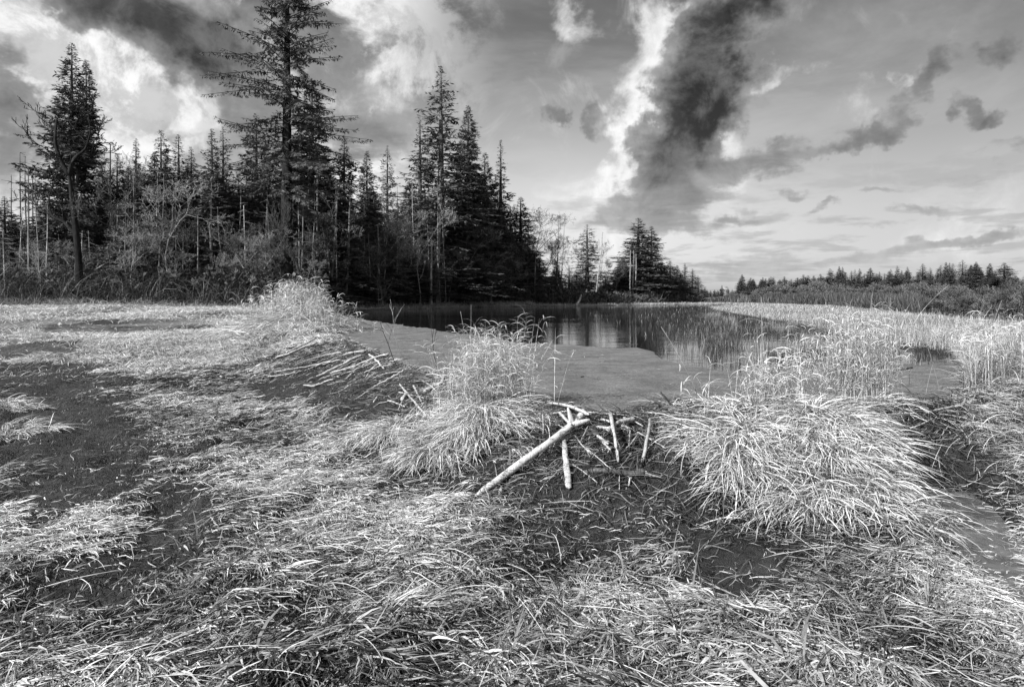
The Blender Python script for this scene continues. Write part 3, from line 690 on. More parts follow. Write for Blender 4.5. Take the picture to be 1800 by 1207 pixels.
def floating_litter():
    acc = Acc(); n = 26000; rr = np.exp(rng.uniform(math.log(6.5), math.log(32), n)); aa = np.radians(rng.uniform(-22, 42, n)); x, y = rr * np.sin(aa), rr * np.cos(aa)
    k = (sdf(x, y, np.array(DUCK)) < 0) & (rng.random(n) < .12 + .9 * (vnoise(x * 1.1, y * .8, 71) > .62)); x, y, rr = x[k], y[k], rr[k]; N = len(x); w = np.maximum(1, rr / 9)
    acc.add(blades(np.stack([x, y, np.full(N, .010)], 1), rng.uniform(0, 6.28, N), rng.gamma(1.4, .028, N) * w, rng.uniform(.004, .010, N) * w, rng.uniform(0, .25, N), rng.uniform(-.2, .2, N), 3, np.where(rng.random(N) < .45, rng.uniform(0, .08, N), rng.uniform(.1, .7, N)), ground=False, swerve=.7, roll=rng.uniform(-.3, .3, N)))
    tag(add_mesh('floating_litter', acc.mesh('floating_litter', M_STRAW)), kind='stuff')
floating_litter()
# ------------------------------------------------------------------ tubes, sticks
def tube(pts, rad, sides=7, flat=1.0, cap=True, jag=0.0, seed=0):
    """one tapered tube through pts; returns V, quads, tris"""
    r = np.random.default_rng(seed); pts = [Vector(p) for p in pts]; V = []; n = len(pts); up = None
    for i, p in enumerate(pts):
        t = (pts[min(i + 1, n - 1)] - pts[max(i - 1, 0)]).normalized()
        ref = Vector((0, 0, 1)) if abs(t.z) < .9 else Vector((0, 1, 0))
        a = t.cross(ref).normalized(); b = a.cross(t).normalized()
        for k in range(sides):
            th = 2 * math.pi * k / sides; rr = rad[i] * (1 + jag * r.normal(0, 1))
            V.append(p + a * math.cos(th) * rr + b * math.sin(th) * rr * flat)
    Q = [(i * sides + k, i * sides + (k + 1) % sides, (i + 1) * sides + (k + 1) % sides, (i + 1) * sides + k) for i in range(n - 1) for k in range(sides)]
    T = []
    if cap:
        for e in (0, n - 1):
            c = len(V); V.append(pts[e] + (pts[e] - pts[1 if e == 0 else n - 2]).normalized() * rad[e] * .6)
            for k in range(sides): T.append((e * sides + k, e * sides + (k + 1) % sides, c) if e else (e * sides + (k + 1) % sides, e * sides + k, c))
    return V, Q, T
def smooth_path(ks, n):
    ks = [Vector(k) for k in ks]
    if len(ks) == 2: return [ks[0].lerp(ks[1], i / (n - 1)) for i in range(n)]
    out = []
    for i in range(n):
        t = i / (n - 1) * (len(ks) - 1); k = min(int(t), len(ks) - 2); f = t - k
        p0 = ks[max(k - 1, 0)]; p1 = ks[k]; p2 = ks[k + 1]; p3 = ks[min(k + 2, len(ks) - 1)]
        out.append(.5 * ((2 * p1) + (p2 - p0) * f + (2 * p0 - 5 * p1 + 4 * p2 - p3) * f * f + (3 * p1 - p0 - 3 * p2 + p3) * f ** 3))
    return out
def multi_tube(name, paths, mat, origin, sides=7, jag=.06, flat=1.0):
    V = []; Q = []; T = []
    for j, (pts, rad) in enumerate(paths):
        v, q, t = tube(pts, rad, sides, flat, jag=jag, seed=j + len(pts)); b = len(V)
        V += [p - origin for p in v]; Q += [tuple(b + i for i in f) for f in q]; T += [tuple(b + i for i in f) for f in t]
    return np_mesh(name, np.array(V), [np.array(Q), np.array(T)], mat, smooth=False)
stick_n = [0]
def stick(name, label, px, r0, r1, mat, cat='stick', group='beaver-cut sticks of the dam', dz=(.04, .04), flat=1.0, chew=True, knots=(), lifts=None):
    """px: points in the photo that lie on the dam surface; r0, r1 radius in photo pixels at both ends; dz: how far each end stands off the surface"""
    stick_n[0] += 1; rr = random.Random(stick_n[0] * 7)
    n = len(px); pts = []
    for i, (a, b) in enumerate(px):
        t = i / max(1, n - 1)
        dd = lifts[i] if lifts else dz[0] + (dz[1] - dz[0]) * t
        pts.append(G(a, b, dd))
    if not lifts and n > 2:  # keep bent sticks from following every bump
        pass
    path = smooth_path(pts, 14)
    for i, p in enumerate(path[1:-1]):
        q_ = .004 + .012 * (p.y > 9); p.x += rr.uniform(-1, 1) * q_; p.z += rr.uniform(-1, 1) * q_ * .7
    rad = []
    for i, p in enumerate(path):
        t = i / 13; r = (r0 + (r1 - r0) * t) * p.y / F * (.66 if p.y > 9 else .85 if r0 < 6 else .95)
        if chew: r *= min(1, .45 + 9 * t, .7 + 6 * (1 - t))
        rad.append(r * rr.uniform(.9, 1.1))
    c = path[7].copy(); root = path[0].copy()
    paths = [(path, rad)]
    for (t, dx, dzz, l, kr) in knots:   # side stubs
        i = int(t * 13); b = path[i]; kpts = [b + Vector((dx, 0, dzz)) * l * s for s in (0, .4, .8, 1)]
        paths.append((kpts, [kr, kr * .8, kr * .6, kr * .25]))
    me = multi_tube(name, paths, mat, root, sides=9, jag=.07, flat=flat)
    o = add_mesh(name, me); o.location = root
    return tag(o, label, cat, group)
W_, D_, MM = M_WOOD, M_WOOD_D, M_WOOD_M
stick('driftwood_log', 'long pale mottled log leaning from the dam crest down to the mud', [(836, 872), (930, 803), (1003, 750), (1026, 722)], 6.5, 6.5, M_LOG, 'log', lifts=[.03, .16, .16, .10], knots=((.72, -.3, 1, .16, .03), (.74, 1, .25, .17, .034), (.35, .2, 1, .03, .02)))
stick('wooden_stake', 'short thick flat-faced stake standing with chewed pointed foot beside the long log', [(991, 772), (994, 800), (1000, 857)], 4.5, 7.5, W_, 'stake', lifts=[.12, .12, .05], flat=.55)
stick('peeled_stick', 'pale stick lying over the upper end of the long log', [(962, 708), (1000, 716), (1035, 732)], 2.6, 3.8, W_, lifts=[.07, .15, .17])
stick('peeled_stick', 'thin pale stick running along the crest to the tuft, straightest of all', [(1010, 722), (1060, 729), (1112, 732)], 2.0, 1.3, W_, lifts=[.08, .06, .03])
stick('peeled_stick', 'short stick slanting down onto the knot of the long log', [(982, 727), (1004, 748)], 3.2, 3.4, W_, dz=(.10, .20))
stick('peeled_stick', 'slender stick half hidden below the log top, lying nearly level', [(966, 727), (1000, 724)], 1.5, 1.4, W_, dz=(.08, .08))
stick('peeled_stick', 'white upright stick tapering down, crossing two others in an X', [(1073, 727), (1080, 765), (1087, 815)], 4.2, 2.8, W_, lifts=[.10, .16, .04])
stick('peeled_stick', 'thick curved pale limb behind the upright stick', [(1047, 750), (1070, 753), (1092, 744), (1115, 739)], 2.8, 4.8, W_, lifts=[.05, .07, .09, .08], knots=((.35, .3, -.4, .1, .03),))
stick('peeled_stick', 'thin stick crossing beneath the curved limb', [(1056, 737), (1082, 745), (1108, 755)], 2.6, 2.4, W_, dz=(.04, .05))
stick('wood_chunk', 'torn pale chunk of wood under the curved limb', [(1066, 755), (1078, 758), (1091, 756)], 5.0, 3.0, W_, dz=(.03, .03))
stick('peeled_stick', 'stubby stick with split end below the X', [(1049, 769), (1069, 781)], 3.2, 3.6, W_, dz=(.05, .05))
stick('peeled_stick', 'short stub lying just beneath the stubby stick', [(1058, 779), (1073, 795)], 2.4, 2.4, W_, dz=(.04, .03))
stick('weathered_stick', 'grey upright stick near the biggest mound, bent at its middle', [(1143, 737), (1138, 768), (1129, 816)], 2.6, 3.8, MM, lifts=[.14, .14, .05])
stick('sunken_log', 'dark waterlogged log lying level at the foot of the dam', [(1022, 833), (1060, 830), (1100, 832), (1133, 833)], 4.5, 7.5, D_, 'log', dz=(.02, .03), knots=((.9, 0, 1, .16, .012),))
stick('peeled_stick', 'short pale end poking out past the waterlogged log', [(1131, 832), (1145, 838), (1162, 843)], 4.0, 1.8, MM, dz=(.03, .02))
stick('rotten_board', 'dark flat board slipping under the pale limbs', [(1027, 735), (1040, 752), (1050, 766)], 6, 7, D_, 'board', dz=(.04, .03), flat=.35)
stick('peeled_stick', 'thin straight stem standing beside the curved limb', [(1107, 758), (1106, 786)], 1.7, 1.5, MM, dz=(.08, .03))
stick('peeled_stick', 'tiny peg below the waterlogged log', [(1108, 843), (1105, 857)], 1.8, 1.6, W_, dz=(.04, .02))
stick('dark_branch', 'dark branch slanting out over the duckweed, lower of a pair', [(1138, 693), (1155, 705), (1172, 722)], 1.6, 2.6, D_, 'branch', lifts=[.18, .12, .03])
stick('dark_branch', 'dark branch slanting out over the duckweed, upper of a pair', [(1160, 688), (1170, 700), (1182, 716)], 1.4, 2.4, D_, 'branch', lifts=[.20, .12, .03])
stick('peeled_stick', 'pale forked stick leaning at the crest near the dark branches', [(1200, 705), (1209, 722)], 2.4, 2.2, W_, dz=(.09, .04))
# the far run of the dam
stick('peeled_stick', 'thickest curved stick of the pair below the far hummock', [(484, 629), (515, 619), (535, 610), (556, 604)], 2.4, 4.0, W_, dz=(.05, .12))
stick('peeled_stick', 'upper stick of the pair below the far hummock', [(503, 620), (520, 612), (554, 596)], 2.8, 2.6, W_, dz=(.08, .15))
stick('peeled_stick', 'long thin stick lying flat below the hummock sticks', [(478, 655), (520, 649), (560, 640), (600, 633)], 1.5, 1.6, W_, dz=(.04, .06))
stick('peeled_stick', 'slender stick rising to a bent tip on the crest', [(548, 646), (580, 634), (612, 621), (640, 617)], 1.8, 3.0, W_, dz=(.06, .12))
stick('peeled_stick', 'broad white stick in the middle of the slanting row', [(556, 662), (588, 648), (612, 636), (635, 625)], 2.4, 4.6, W_, dz=(.06, .10))
stick('peeled_stick', 'long stick crossing the row and reaching out over the pond', [(580, 656), (618, 645), (650, 632), (683, 621)], 2.0, 1.8, W_, dz=(.06, .18))
stick('peeled_stick', 'short stick beside the crossing of two sticks', [(637, 643), (652, 634), (665, 626)], 2.2, 2.2, W_, dz=(.08, .1))
stick('peeled_stick', 'steep stick crossing the slanting row from the crest', [(649, 623), (662, 634), (676, 648)], 2.8, 2.4, W_, dz=(.14, .05))
stick('peeled_stick', 'crooked pale stick lying alone on the mud before the dam', [(533, 678), (555, 677), (570, 672), (586, 667)], 2.0, 2.0, W_, dz=(.03, .03))
stick('peeled_stick', 'straight pole leaning up to the crest past the row', [(652, 682), (680, 668), (709, 651)], 2.2, 2.4, W_, dz=(.03, .12))
stick('peeled_stick', 'longest pole sliding down the dam face towards the low straw heap', [(702, 674), (718, 694), (735, 714), (754, 738)], 2.0, 2.6, W_, dz=(.10, .05))
stick('peeled_stick', 'steep short pole next to the longest pole', [(726, 677), (734, 693), (744, 713)], 2.2, 1.5, W_, dz=(.12, .04))
stick('wood_chunk', 'stubby cut piece beside the longest pole', [(705, 704), (715, 693)], 3.4, 3.0, W_, dz=(.05, .06))
stick('peeled_stick', 'thin stick lying across the face beneath the cut piece', [(681, 705), (696, 710), (712, 716)], 1.5, 1.5, W_, dz=(.04, .03))
stick('peeled_stick', 'small stick under the slanting row', [(608, 666), (623, 653)], 2.4, 1.8, W_, dz=(.05, .06))
stick('driftwood_log', 'grey knobbly root piece curling up beside the tall bushy clump', [(745, 690), (762, 680), (776, 673), (781, 660)], 4.2, 3.4, MM, 'log', lifts=[.03, .06, .10, .2])
stick('peeled_stick', 'little peg standing in the mud below the dam', [(656, 708), (664, 697)], 1.8, 1.8, W_, dz=(.02, .06))
stick('sunken_branch', 'long dark branch lying on the mud before the dam', [(600, 698), (640, 710), (680, 719), (715, 724)], 1.6, 1.6, D_, 'branch', dz=(.02, .02))
stick('peeled_stick', 'faint pale stick between the hummock pair and the slanting row', [(520, 640), (562, 628), (600, 618)], 1.7, 2.0, W_, dz=(.06, .09))
for i, (a, b, w) in enumerate([((590, 652), (640, 628), 1.5), ((600, 660), (660, 636), 1.3), ((535, 652), (590, 634), 1.3), ((500, 640), (545, 622), 1.3), ((640, 655), (690, 640), 1.4), ((655, 665), (700, 655), 1.2), ((690, 668), (720, 660), 1.2), ((700, 690), (745, 700), 1.3), ((715, 690), (700, 720), 1.3), ((560, 668), (600, 655), 1.2), ((470, 664), (520, 655), 1.3), ((740, 668), (770, 690), 1.3),
   ((960, 735), (1000, 760), 1.6), ((1010, 770), (1040, 800), 1.5), ((1120, 760), (1170, 790), 1.3), ((1090, 800), (1120, 770), 1.4), ((1030, 790), (1075, 826), 1.2), ((950, 790), (985, 770), 1.5), ((1150, 725), (1190, 760), 1.6), ((1165, 745), (1140, 790), 1.2), ((930, 725), (975, 745), 1.5), ((1040, 740), (1020, 780), 1.5), ((1095, 735), (1130, 750), 1.7), ((1005, 815), (1050, 850), 1.2), ((885, 740), (940, 770), 1.3), ((1580, 722), (1630, 745), 1.5), ((1640, 735), (1600, 760), 1.4), ((1650, 728), (1700, 735), 1.6), ((1560, 728), (1610, 728), 1.5)]):
    stick('dam_twig', 'thin stripped twig tangled in the grass of the dam face', [a, ((a[0] + b[0]) / 2, (a[1] + b[1]) / 2 - 1), b], w, w * .8, W_ if i % 3 else MM, 'twig', 'thin twigs tangled in the dam face', dz=(.04, .08))
def dam_debris():
    acc = Acc(); n = 16000; i = rng.integers(3, 22, n); t = rng.random(n); p = POND[i] * (1 - t[:, None]) + POND[i + 1] * t[:, None]
    off = rng.gamma(1.6, .45, n); a = rng.uniform(-2.6, -.5, n); x = p[:, 0] + np.cos(a) * off; y = p[:, 1] + np.sin(a) * off; d = sdf(x, y, POND)
    k = (d > -.06) & (d < 2.2); x, y = x[k], y[k]; N = len(x); w = np.maximum(1, y / 8)
    ax = np.where(rng.random(N) < .6, rng.normal(-2.5, .45, N), rng.uniform(0, 6.28, N))
    acc.add(blades(np.stack([x, y, Hs(x, y) + .02 * rng.random(N)], 1), ax, rng.uniform(.06, .42, N), rng.uniform(.004, .011, N) * w, rng.normal(.05, .25, N), rng.normal(-.12, .2, N), 4, np.clip(rng.gamma(1.3, .2, N), 0, 1), swerve=.35))
    tag(add_mesh('dam_debris', acc.mesh('dam_debris', blade_mat('debris', .02, .50, .05))), kind='stuff')
dam_debris()
# right end of the dam
stick('peeled_stick', 'short stick lying at the wet edge beyond the biggest mound', [(1612, 713), (1633, 728)], 1.8, 2.4, W_, dz=(.06, .04))
stick('peeled_stick', 'bent pale stick along the edge of the small pool', [(1640, 722), (1668, 717), (1690, 711), (1697, 704)], 1.8, 2.4, W_, dz=(.04, .08))
stick('peeled_stick', 'leaning stem reaching over the small pool', [(1665, 681), (1690, 694), (1716, 707)], 1.6, 2.6, W_, lifts=[.25, .12, .04])
stick('peeled_stick', 'stout cut stick among the grass beyond the small pool', [(1727, 712), (1746, 723)], 3.0, 2.6, W_, dz=(.06, .05))
stick('dark_branch', 'thin dark branch across the mud gap beside the biggest mound', [(1622, 771), (1645, 768), (1668, 762)], 1.2, 1.2, D_, 'branch', dz=(.05, .05))
# floating wood
FL = 'wood floating on the duckweed'
stick('floating_log', 'dark log with pale dry top floating in the small pool', [(1560, 651), (1580, 650), (1603, 646)], 2.0, 3.4, D_, 'log', FL, dz=(.0, .02), knots=((.7, .5, .4, .12, .02),))
stick('floating_log', 'low dark log floating just behind the mound in the small pool', [(1592, 655), (1612, 657), (1630, 659)], 1.8, 2.4, D_, 'log', FL, dz=(.0, .0))
stick('floating_log', 'short dark log floating by the reeds of the small pool', [(1660, 657), (1672, 660), (1686, 663)], 2.2, 1.5, D_, 'log', FL, dz=(.0, .0))
stick('floating_log', 'knobbly dark branch floating on the open duckweed', [(1044, 665), (1058, 668), (1076, 672)], 2.2, 1.4, D_, 'branch', FL, dz=(.01, .0), knots=((.3, .2, 1, .04, .02),))
stick('floating_log', 'small dark lump floating on the open duckweed', [(1020, 663), (1027, 662), (1034, 664)], 2.6, 1.6, D_, 'log', FL, dz=(.01, .0))
stick('floating_log', 'thin dark log at the edge between duckweed and open water', [(904, 602), (935, 604), (970, 606)], .9, .8, D_, 'log', FL, dz=(.0, .0))
stick('floating_log', 'thin dark stick behind the tall bushy clump on the duckweed', [(912, 627), (928, 629), (950, 632)], 1.3, .7, D_, 'stick', FL, dz=(.0, .0))
stick('floating_log', 'dark stick at the water edge by the rushes', [(1100, 606), (1122, 605)], 1.3, 1.0, D_, 'stick', FL, dz=(.0, .0))

# ------------------------------------------------------------------ thin stalks and twigs standing alone
def stalk_thing(name, label, cat, px0, h, lean, mat, w=.006, group=None, leaves=2, base_z=None, curve=.3):
    g = G(*px0); root = empty(name, g)
    k = [g + Vector((lean * h * t + curve * lean * h * t * t, 0, h * t * (1 - .12 * abs(lean) * t))) for t in (0, .35, .7, 1)]
    path = smooth_path(k, 9); me = multi_tube('stem', [(path, [w * (1 - .7 * i / 8) for i in range(9)])], mat, g, sides=5, jag=0)
    add_mesh('stem', me, root)
    for j in range(leaves):
        t = rng.uniform(.35, .98); p = path[int(t * 8)] - g
        V, q, s = blades(np.array([[p.x, p.y, p.z]]), np.array([rng.uniform(0, 6.28)]), np.array([rng.uniform(.15, .3) * max(.6, h)]), np.array([w * 2.4]), np.array([rng.uniform(.3, 1.1)]), np.array([-1.0]), 5, np.array([.8]), ground=False)
        add_mesh('leaf', np_mesh('leaf', V, [q], M_STRAW2, s), root)
    return tag(root, label, cat, group)
stalk_thing('reed_stalk', 'tallest reed on the biggest mound, with a forked tip above the marsh', 'reed', (1341, 724), 1.22, -.01, M_TWIG_L, .006, leaves=4)
LS = 'stalks leaning above the reed bed'
stalk_thing('reed_stalk', 'long arching stalk curving over the reed bed against the dark thicket', 'reed', (1602, 575), 1.75, .55, M_TWIG_L, .012, LS, 0, curve=.5)
stalk_thing('reed_stalk', 'straight pale stalk standing in the reed bed before the conifers', 'reed', (1527, 570), 1.65, .1, M_TWIG_L, .011, LS, 0)
stalk_thing('reed_stalk', 'short leaning stalk beside the long arching one', 'reed', (1580, 575), 1.0, .35, M_TWIG_L, .009, LS, 1)
stalk_thing('reed_stalk', 'slanting stalk at the margin of the dark thicket', 'reed', (1718, 580), .9, .45, M_TWIG_L, .010, LS, 0)
stalk_thing('reed_stalk', 'forked pale stalk standing just before the dark thicket', 'reed', (1742, 585), 1.1, .25, M_TWIG_L, .011, LS, 2)
stalk_thing('reed_stalk', 'bent stem leaning over the duckweed beside the biggest mound', 'reed', (1235, 716), .95, -.38, M_TWIG_L, .0055, leaves=2)
stalk_thing('reed_stalk', 'thin stem with drooping flag leaf right of the tall bushy clump', 'reed', (920, 706), .75, .35, M_TWIG_L, .005, leaves=3)
stalk_thing('reed_stalk', 'forked stem standing above the tall bushy clump', 'reed', (832, 690), 1.05, -.12, M_TWIG_L, .006, leaves=3)
stalk_thing('reed_stalk', 'straight thin stem rising from the tall bushy clump', 'reed', (828, 700), 1.15, -.0, M_TWIG_L, .004, leaves=1)
stalk_thing('reed_stalk', 'curved stem standing in the small pool', 'reed', (1652, 690), .62, -.2, M_TWIG_L, .006, leaves=0)
stalk_thing('reed_stalk', 'short stem in the small pool beside the curved one', 'reed', (1628, 690), .42, .18, M_TWIG_L, .005, leaves=0)
stalk_thing('reed_stalk', 'stub standing below the floating logs', 'reed', (1598, 676), .28, .05, M_TWIG, .006, leaves=0)

def rec_branch(segs, p, d, L, r, lvl, R, spread=.7, up=.25, nch=(2, 4), shrink=.68, wob=.18, maxl=5):
    n = 4; q = p
    for i in range(n):
        d2 = (d + Vector((R.gauss(0, wob), R.gauss(0, wob), R.gauss(0, wob) + up * .12))).normalized()
        e = q + d2 * (L / n); rr = r * (1 - .12 * (i + 1) * (1 if lvl else .7)); segs.append((q, e, r * (1 - .12 * i), rr, lvl)); q = e; d = d2
        if lvl < maxl and i >= 1 and R.random() < .75:
            ax = Vector((R.gauss(0, 1), R.gauss(0, 1), R.gauss(0, .6))).normalized()
            cd = (d + ax * spread * R.uniform(.7, 1.3)).normalized(); rec_branch(segs, q, cd, L * shrink * R.uniform(.55, .95), rr * .5, lvl + 1, R, spread, up, nch, shrink, wob * 1.05, maxl)
    if lvl < maxl:
        for k in range(R.randint(*nch)):
            ax = Vector((R.gauss(0, 1), R.gauss(0, 1), R.gauss(0, .5))).normalized()
            cd = (d + ax * spread * R.uniform(.5, 1.1)).normalized(); rec_branch(segs, q, cd, L * shrink * R.uniform(.7, 1.1), r * .55, lvl + 1, R, spread, up, nch, shrink, wob, maxl)
def seg_mesh(name, segs, mat, sides=4, rmin=.0):
    n = len(segs); p0 = np.array([tuple(s[0]) for s in segs]); p1 = np.array([tuple(s[1]) for s in segs]); r0 = np.maximum([s[2] for s in segs], rmin); r1 = np.maximum([s[3] for s in segs], rmin)
    t = p1 - p0; t /= np.linalg.norm(t, axis=1)[:, None] + 1e-9
    ref = np.where(np.abs(t[:, 2:3]) < .9, np.array([[0, 0, 1.]]), np.array([[0, 1., 0]]))
    a = np.cross(t, ref); a /= np.linalg.norm(a, axis=1)[:, None]; b = np.cross(a, t)
    V = np.empty((n, 2, sides, 3))
    for k in range(sides):
        th = 2 * math.pi * k / sides; o = a * math.cos(th) + b * math.sin(th)
        V[:, 0, k] = p0 + o * r0[:, None]; V[:, 1, k] = p1 + o * r1[:, None]
    base = np.arange(n) * 2 * sides
    Q = np.concatenate([np.stack([base + k, base + (k + 1) % sides, base + sides + (k + 1) % sides, base + sides + k], 1) for k in range(sides)])
    return np_mesh(name, V.reshape(-1, 3), [Q], mat, smooth=False)
def sapling(label, px0, h, lean, mat, seed, group=None):
    g = G(*px0); R = random.Random(seed); segs = []
    rec_branch(segs, Vector((0, 0, 0)), Vector((lean, 0, 1)).normalized(), h * .5, .0065, 0, R, spread=.55, up=.2, nch=(1, 2), shrink=.6, wob=.1, maxl=2)
    root = empty('dead_sapling', g); add_mesh('branches', seg_mesh('branches', segs, mat, 4, .0022), root); tag(root, label, 'sapling', group)
sapling('spindly dark sapling standing in the duckweed beyond the slanting sticks', (700, 650), 1.9, -.45, M_TWIG_D, 3)
sapling('thin pale sapling rising from the crest beside the spindly dark one', (712, 656), 1.4, .05, M_TWIG_L, 5)
sapling('dark bent sapling between the dam sticks and the tall bushy clump', (775, 668), 1.3, -.5, M_TWIG_D, 8)

# ------------------------------------------------------------------ conifers
def conifer_data(seed, H=26.0, R=3.6, base=.12, nb=420, twl=.85, tws=.34, droop=.28, rise=.35, tops=((0, 0, 1.0),), fol=1.0, hang=0.0, power=.84, lump=.6, tr=.32, wood=.03, twist=.5, gap=.0):
    r = np.random.default_rng(seed); V = []; Q = []; S = []; n0 = 0; segs = []
    for ti, (tx, ty, th) in enumerate(tops):
        Ht = H * th; n = int(nb * th); t = base + (1 - base) * (np.arange(n) + r.random(n)) / n; t = np.clip(t, 0, .995)
        if ti: t = .45 + .55 * t
        z = t * Ht
        irr = .72 + .55 * vnoise(t * 9, np.full(n, seed * 1.7 + ti), seed)
        Lb = R * (1 if not ti else .75) * np.minimum(1, (1 - t) ** power * 1.08 + .015) * np.minimum(1, (t - base * (0 if ti else 1)) / .12 + .45) * r.uniform(.55, 1.12, n) * irr
        Lb = np.where(r.random(n) < gap, Lb * .35, Lb)
        az = r.uniform(0, 2 * np.pi, n)
        Lb = Lb * (1 - lump * .5 + lump * vnoise(t * 11 + np.cos(az) * 1.1, np.sin(az) * 1.1 + seed, seed + 5))
        ri = rise * (t - .25) * 1.6 + r.normal(0, .17, n); dr = droop * (1.15 - .5 * t) + r.normal(0, .12, n)
        ox = tx * sst(.3, .8, t); oy = ty * sst(.3, .8, t)
        # branch wood
        for j in range(n):
            if Lb[j] < .35: continue
            prev = Vector((ox[j], oy[j], z[j]))
            for s in (.5, 1.0):
                e = Vector((ox[j] + math.cos(az[j]) * Lb[j] * s, oy[j] + math.sin(az[j]) * Lb[j] * s, z[j] + Lb[j] * (ri[j] * s - dr[j] * s * s + dr[j] * .45 * s ** 4)))
                segs.append((prev, e, wood * (1.3 - s * .5) * min(1, Lb[j] / 2.5), wood * (.9 - s * .6) * min(1, Lb[j] / 2.5), 1)); prev = e
        # twigs
        nt = np.maximum(4, (Lb / tws * 3.4 * fol)).astype(int); idx = np.repeat(np.arange(n), nt); M = len(idx)
        s = r.uniform(.08, 1.0, M) ** .8; side = np.where(r.random(M) < .5, 1, -1)
        L = Lb[idx]; c, sn = np.cos(az[idx]), np.sin(az[idx])
        bx = ox[idx] + c * L * s; by = oy[idx] + sn * L * s; bz = z[idx] + L * (ri[idx] * s - dr[idx] * s * s + dr[idx] * .45 * s ** 4)
        tl = twl * (.45 + .6 * (1 - s)) * np.minimum(1, L / 1.6 + .25) * r.uniform(.6, 1.25, M)
        ta = az[idx] + side * (np.radians(48) + r.normal(0, .3, M)) * (1 - .5 * (s > .93))
        te = r.normal(-.22, .42, M) + ri[idx] * .3
        if hang: te = np.where(r.random(M) < hang, r.uniform(-1.6, -.8, M), te)
        dx, dy, dz = np.cos(ta) * np.cos(te), np.sin(ta) * np.cos(te), np.sin(te)
        w = tl * r.uniform(.16, .34, M); rl = r.uniform(-1.5, 1.5, M)
        sx, sy, sz = -np.sin(ta) * np.cos(rl), np.cos(ta) * np.cos(rl), np.sin(rl)
        B = np.stack([bx, by, bz], 1); D = np.stack([dx, dy, dz], 1) * tl[:, None]; Sd = np.stack([sx, sy, sz], 1) * w[:, None]
        f = r.uniform(.3, .6, M)[:, None]
        q4 = np.stack([B, B + D * f - Sd * .5, B + D, B + D * f + Sd * .5], 1)
        # a second little spur gives a ragged edge
        D2 = np.stack([np.cos(ta + side * .7), np.sin(ta + side * .7), dz - .1], 1) * (tl * .55)[:, None]; B2 = B + D * .35
        q5 = np.stack([B2, B2 + D2 * .5 - Sd * .35, B2 + D2, B2 + D2 * .5 + Sd * .35], 1)
        for qq in (q4, q5):
            V.append(qq.reshape(-1, 3)); k = len(qq); Q.append(n0 + np.arange(4 * k).reshape(k, 4)); n0 += 4 * k; S.append(np.repeat(r.random(k), 4))
        # trunk
        m = 14
        for k in range(m):
            a, b = k / m, (k + 1) / m
            if ti and b < .4: continue
            segs.append((Vector((tx * sst(.3, .8, a), ty * sst(.3, .8, a), a * Ht)), Vector((tx * sst(.3, .8, b), ty * sst(.3, .8, b), b * Ht)), tr * (1 - a) ** .8 * (1 if not ti else .6) + .02, tr * (1 - b) ** .8 * (1 if not ti else .6) + .015, 0))
    return np.concatenate(V), np.concatenate(Q), np.concatenate(S), segs
TREE_CACHE = {}; WIDE = 1.0
def conifer_meshes(key, **kw):
    if key not in TREE_CACHE:
        fm = kw.pop('fmat', M_FIR); bm = kw.pop('bmat', M_BARK)
        V, Q, S, segs = conifer_data(**kw)
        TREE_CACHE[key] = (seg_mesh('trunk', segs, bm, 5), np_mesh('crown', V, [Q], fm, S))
    return TREE_CACHE[key]
KINDS = {
 'fir_a': dict(seed=1, H=26, R=3.9, nb=400), 'fir_b': dict(seed=2, H=26, R=3.5, nb=440, droop=.35), 'fir_c': dict(seed=3, H=26, R=4.4, nb=360, gap=.2),
 'narrow_a': dict(seed=4, H=26, R=2.6, nb=420, rise=.5), 'narrow_b': dict(seed=5, H=26, R=2.3, nb=330, rise=.3, gap=.25),
 'dense': dict(seed=6, H=26, R=3.6, nb=620, base=.08, twl=1.0, droop=.4), 'thin': dict(seed=7, H=26, R=3.0, nb=230, gap=.3, base=.3), 'high': dict(seed=8, H=26, R=3.8, nb=300, base=.45, twl=.9),
 'twin': dict(seed=9, H=26, R=4.6, nb=430, tops=((0, 0, 1.0), (1.1, -.4, .93)), base=.2, power=.9, rise=.6, droop=.15), 'open': dict(seed=10, H=26, R=3.8, nb=290, gap=.2, base=.16, droop=.3, twl=.75, wood=.04),
 'twin_wide': dict(seed=12, H=26, R=6.5, nb=430, tops=((0, 0, 1.0), (2.0, 0, .93)), base=.2, power=.95, lump=.2, rise=.5, droop=.2, twl=1.2, wood=.05),
 'scruffy': dict(seed=14, H=26, R=3.4, nb=260, base=.1, gap=.35, hang=.25, fmat=None),
}
def ground_at(x, y): return max(H1(x, y), .0 if sdf(np.array([x]), np.array([y]), POND)[0] < 0 else -9)
def place_tree(meshes, name, label, cat, px, Yd, top, hw=None, group=None, Href=26.0, Rref=3.6, rz=None, lean=0.0):
    x = (px - CX) / F * Yd; z = ground_at(x, Yd)
    h = ZC + (HY - top) / F * Yd - z
    o = empty(name, (x, Yd, z), rng.uniform(0, 6.28) if rz is None else rz)
    s = h / Href; sx = s if hw is None else (hw * WIDE / F * Yd) / Rref
    o.scale = (sx, sx, s); o.rotation_euler[1] = lean
    for nm, me in zip(('trunk', 'crown'), meshes): add_mesh(nm, me, o)
    return tag(o, label, cat, group)
def treeY(px): return float(np.interp(px, [0, 250, 450, 540, 600, 700, 780, 850, 900, 960, 1032, 1125, 1180, 1230], [55, 58, 60, 63, 72, 88, 101, 114, 124, 132, 152, 170, 200, 235]))
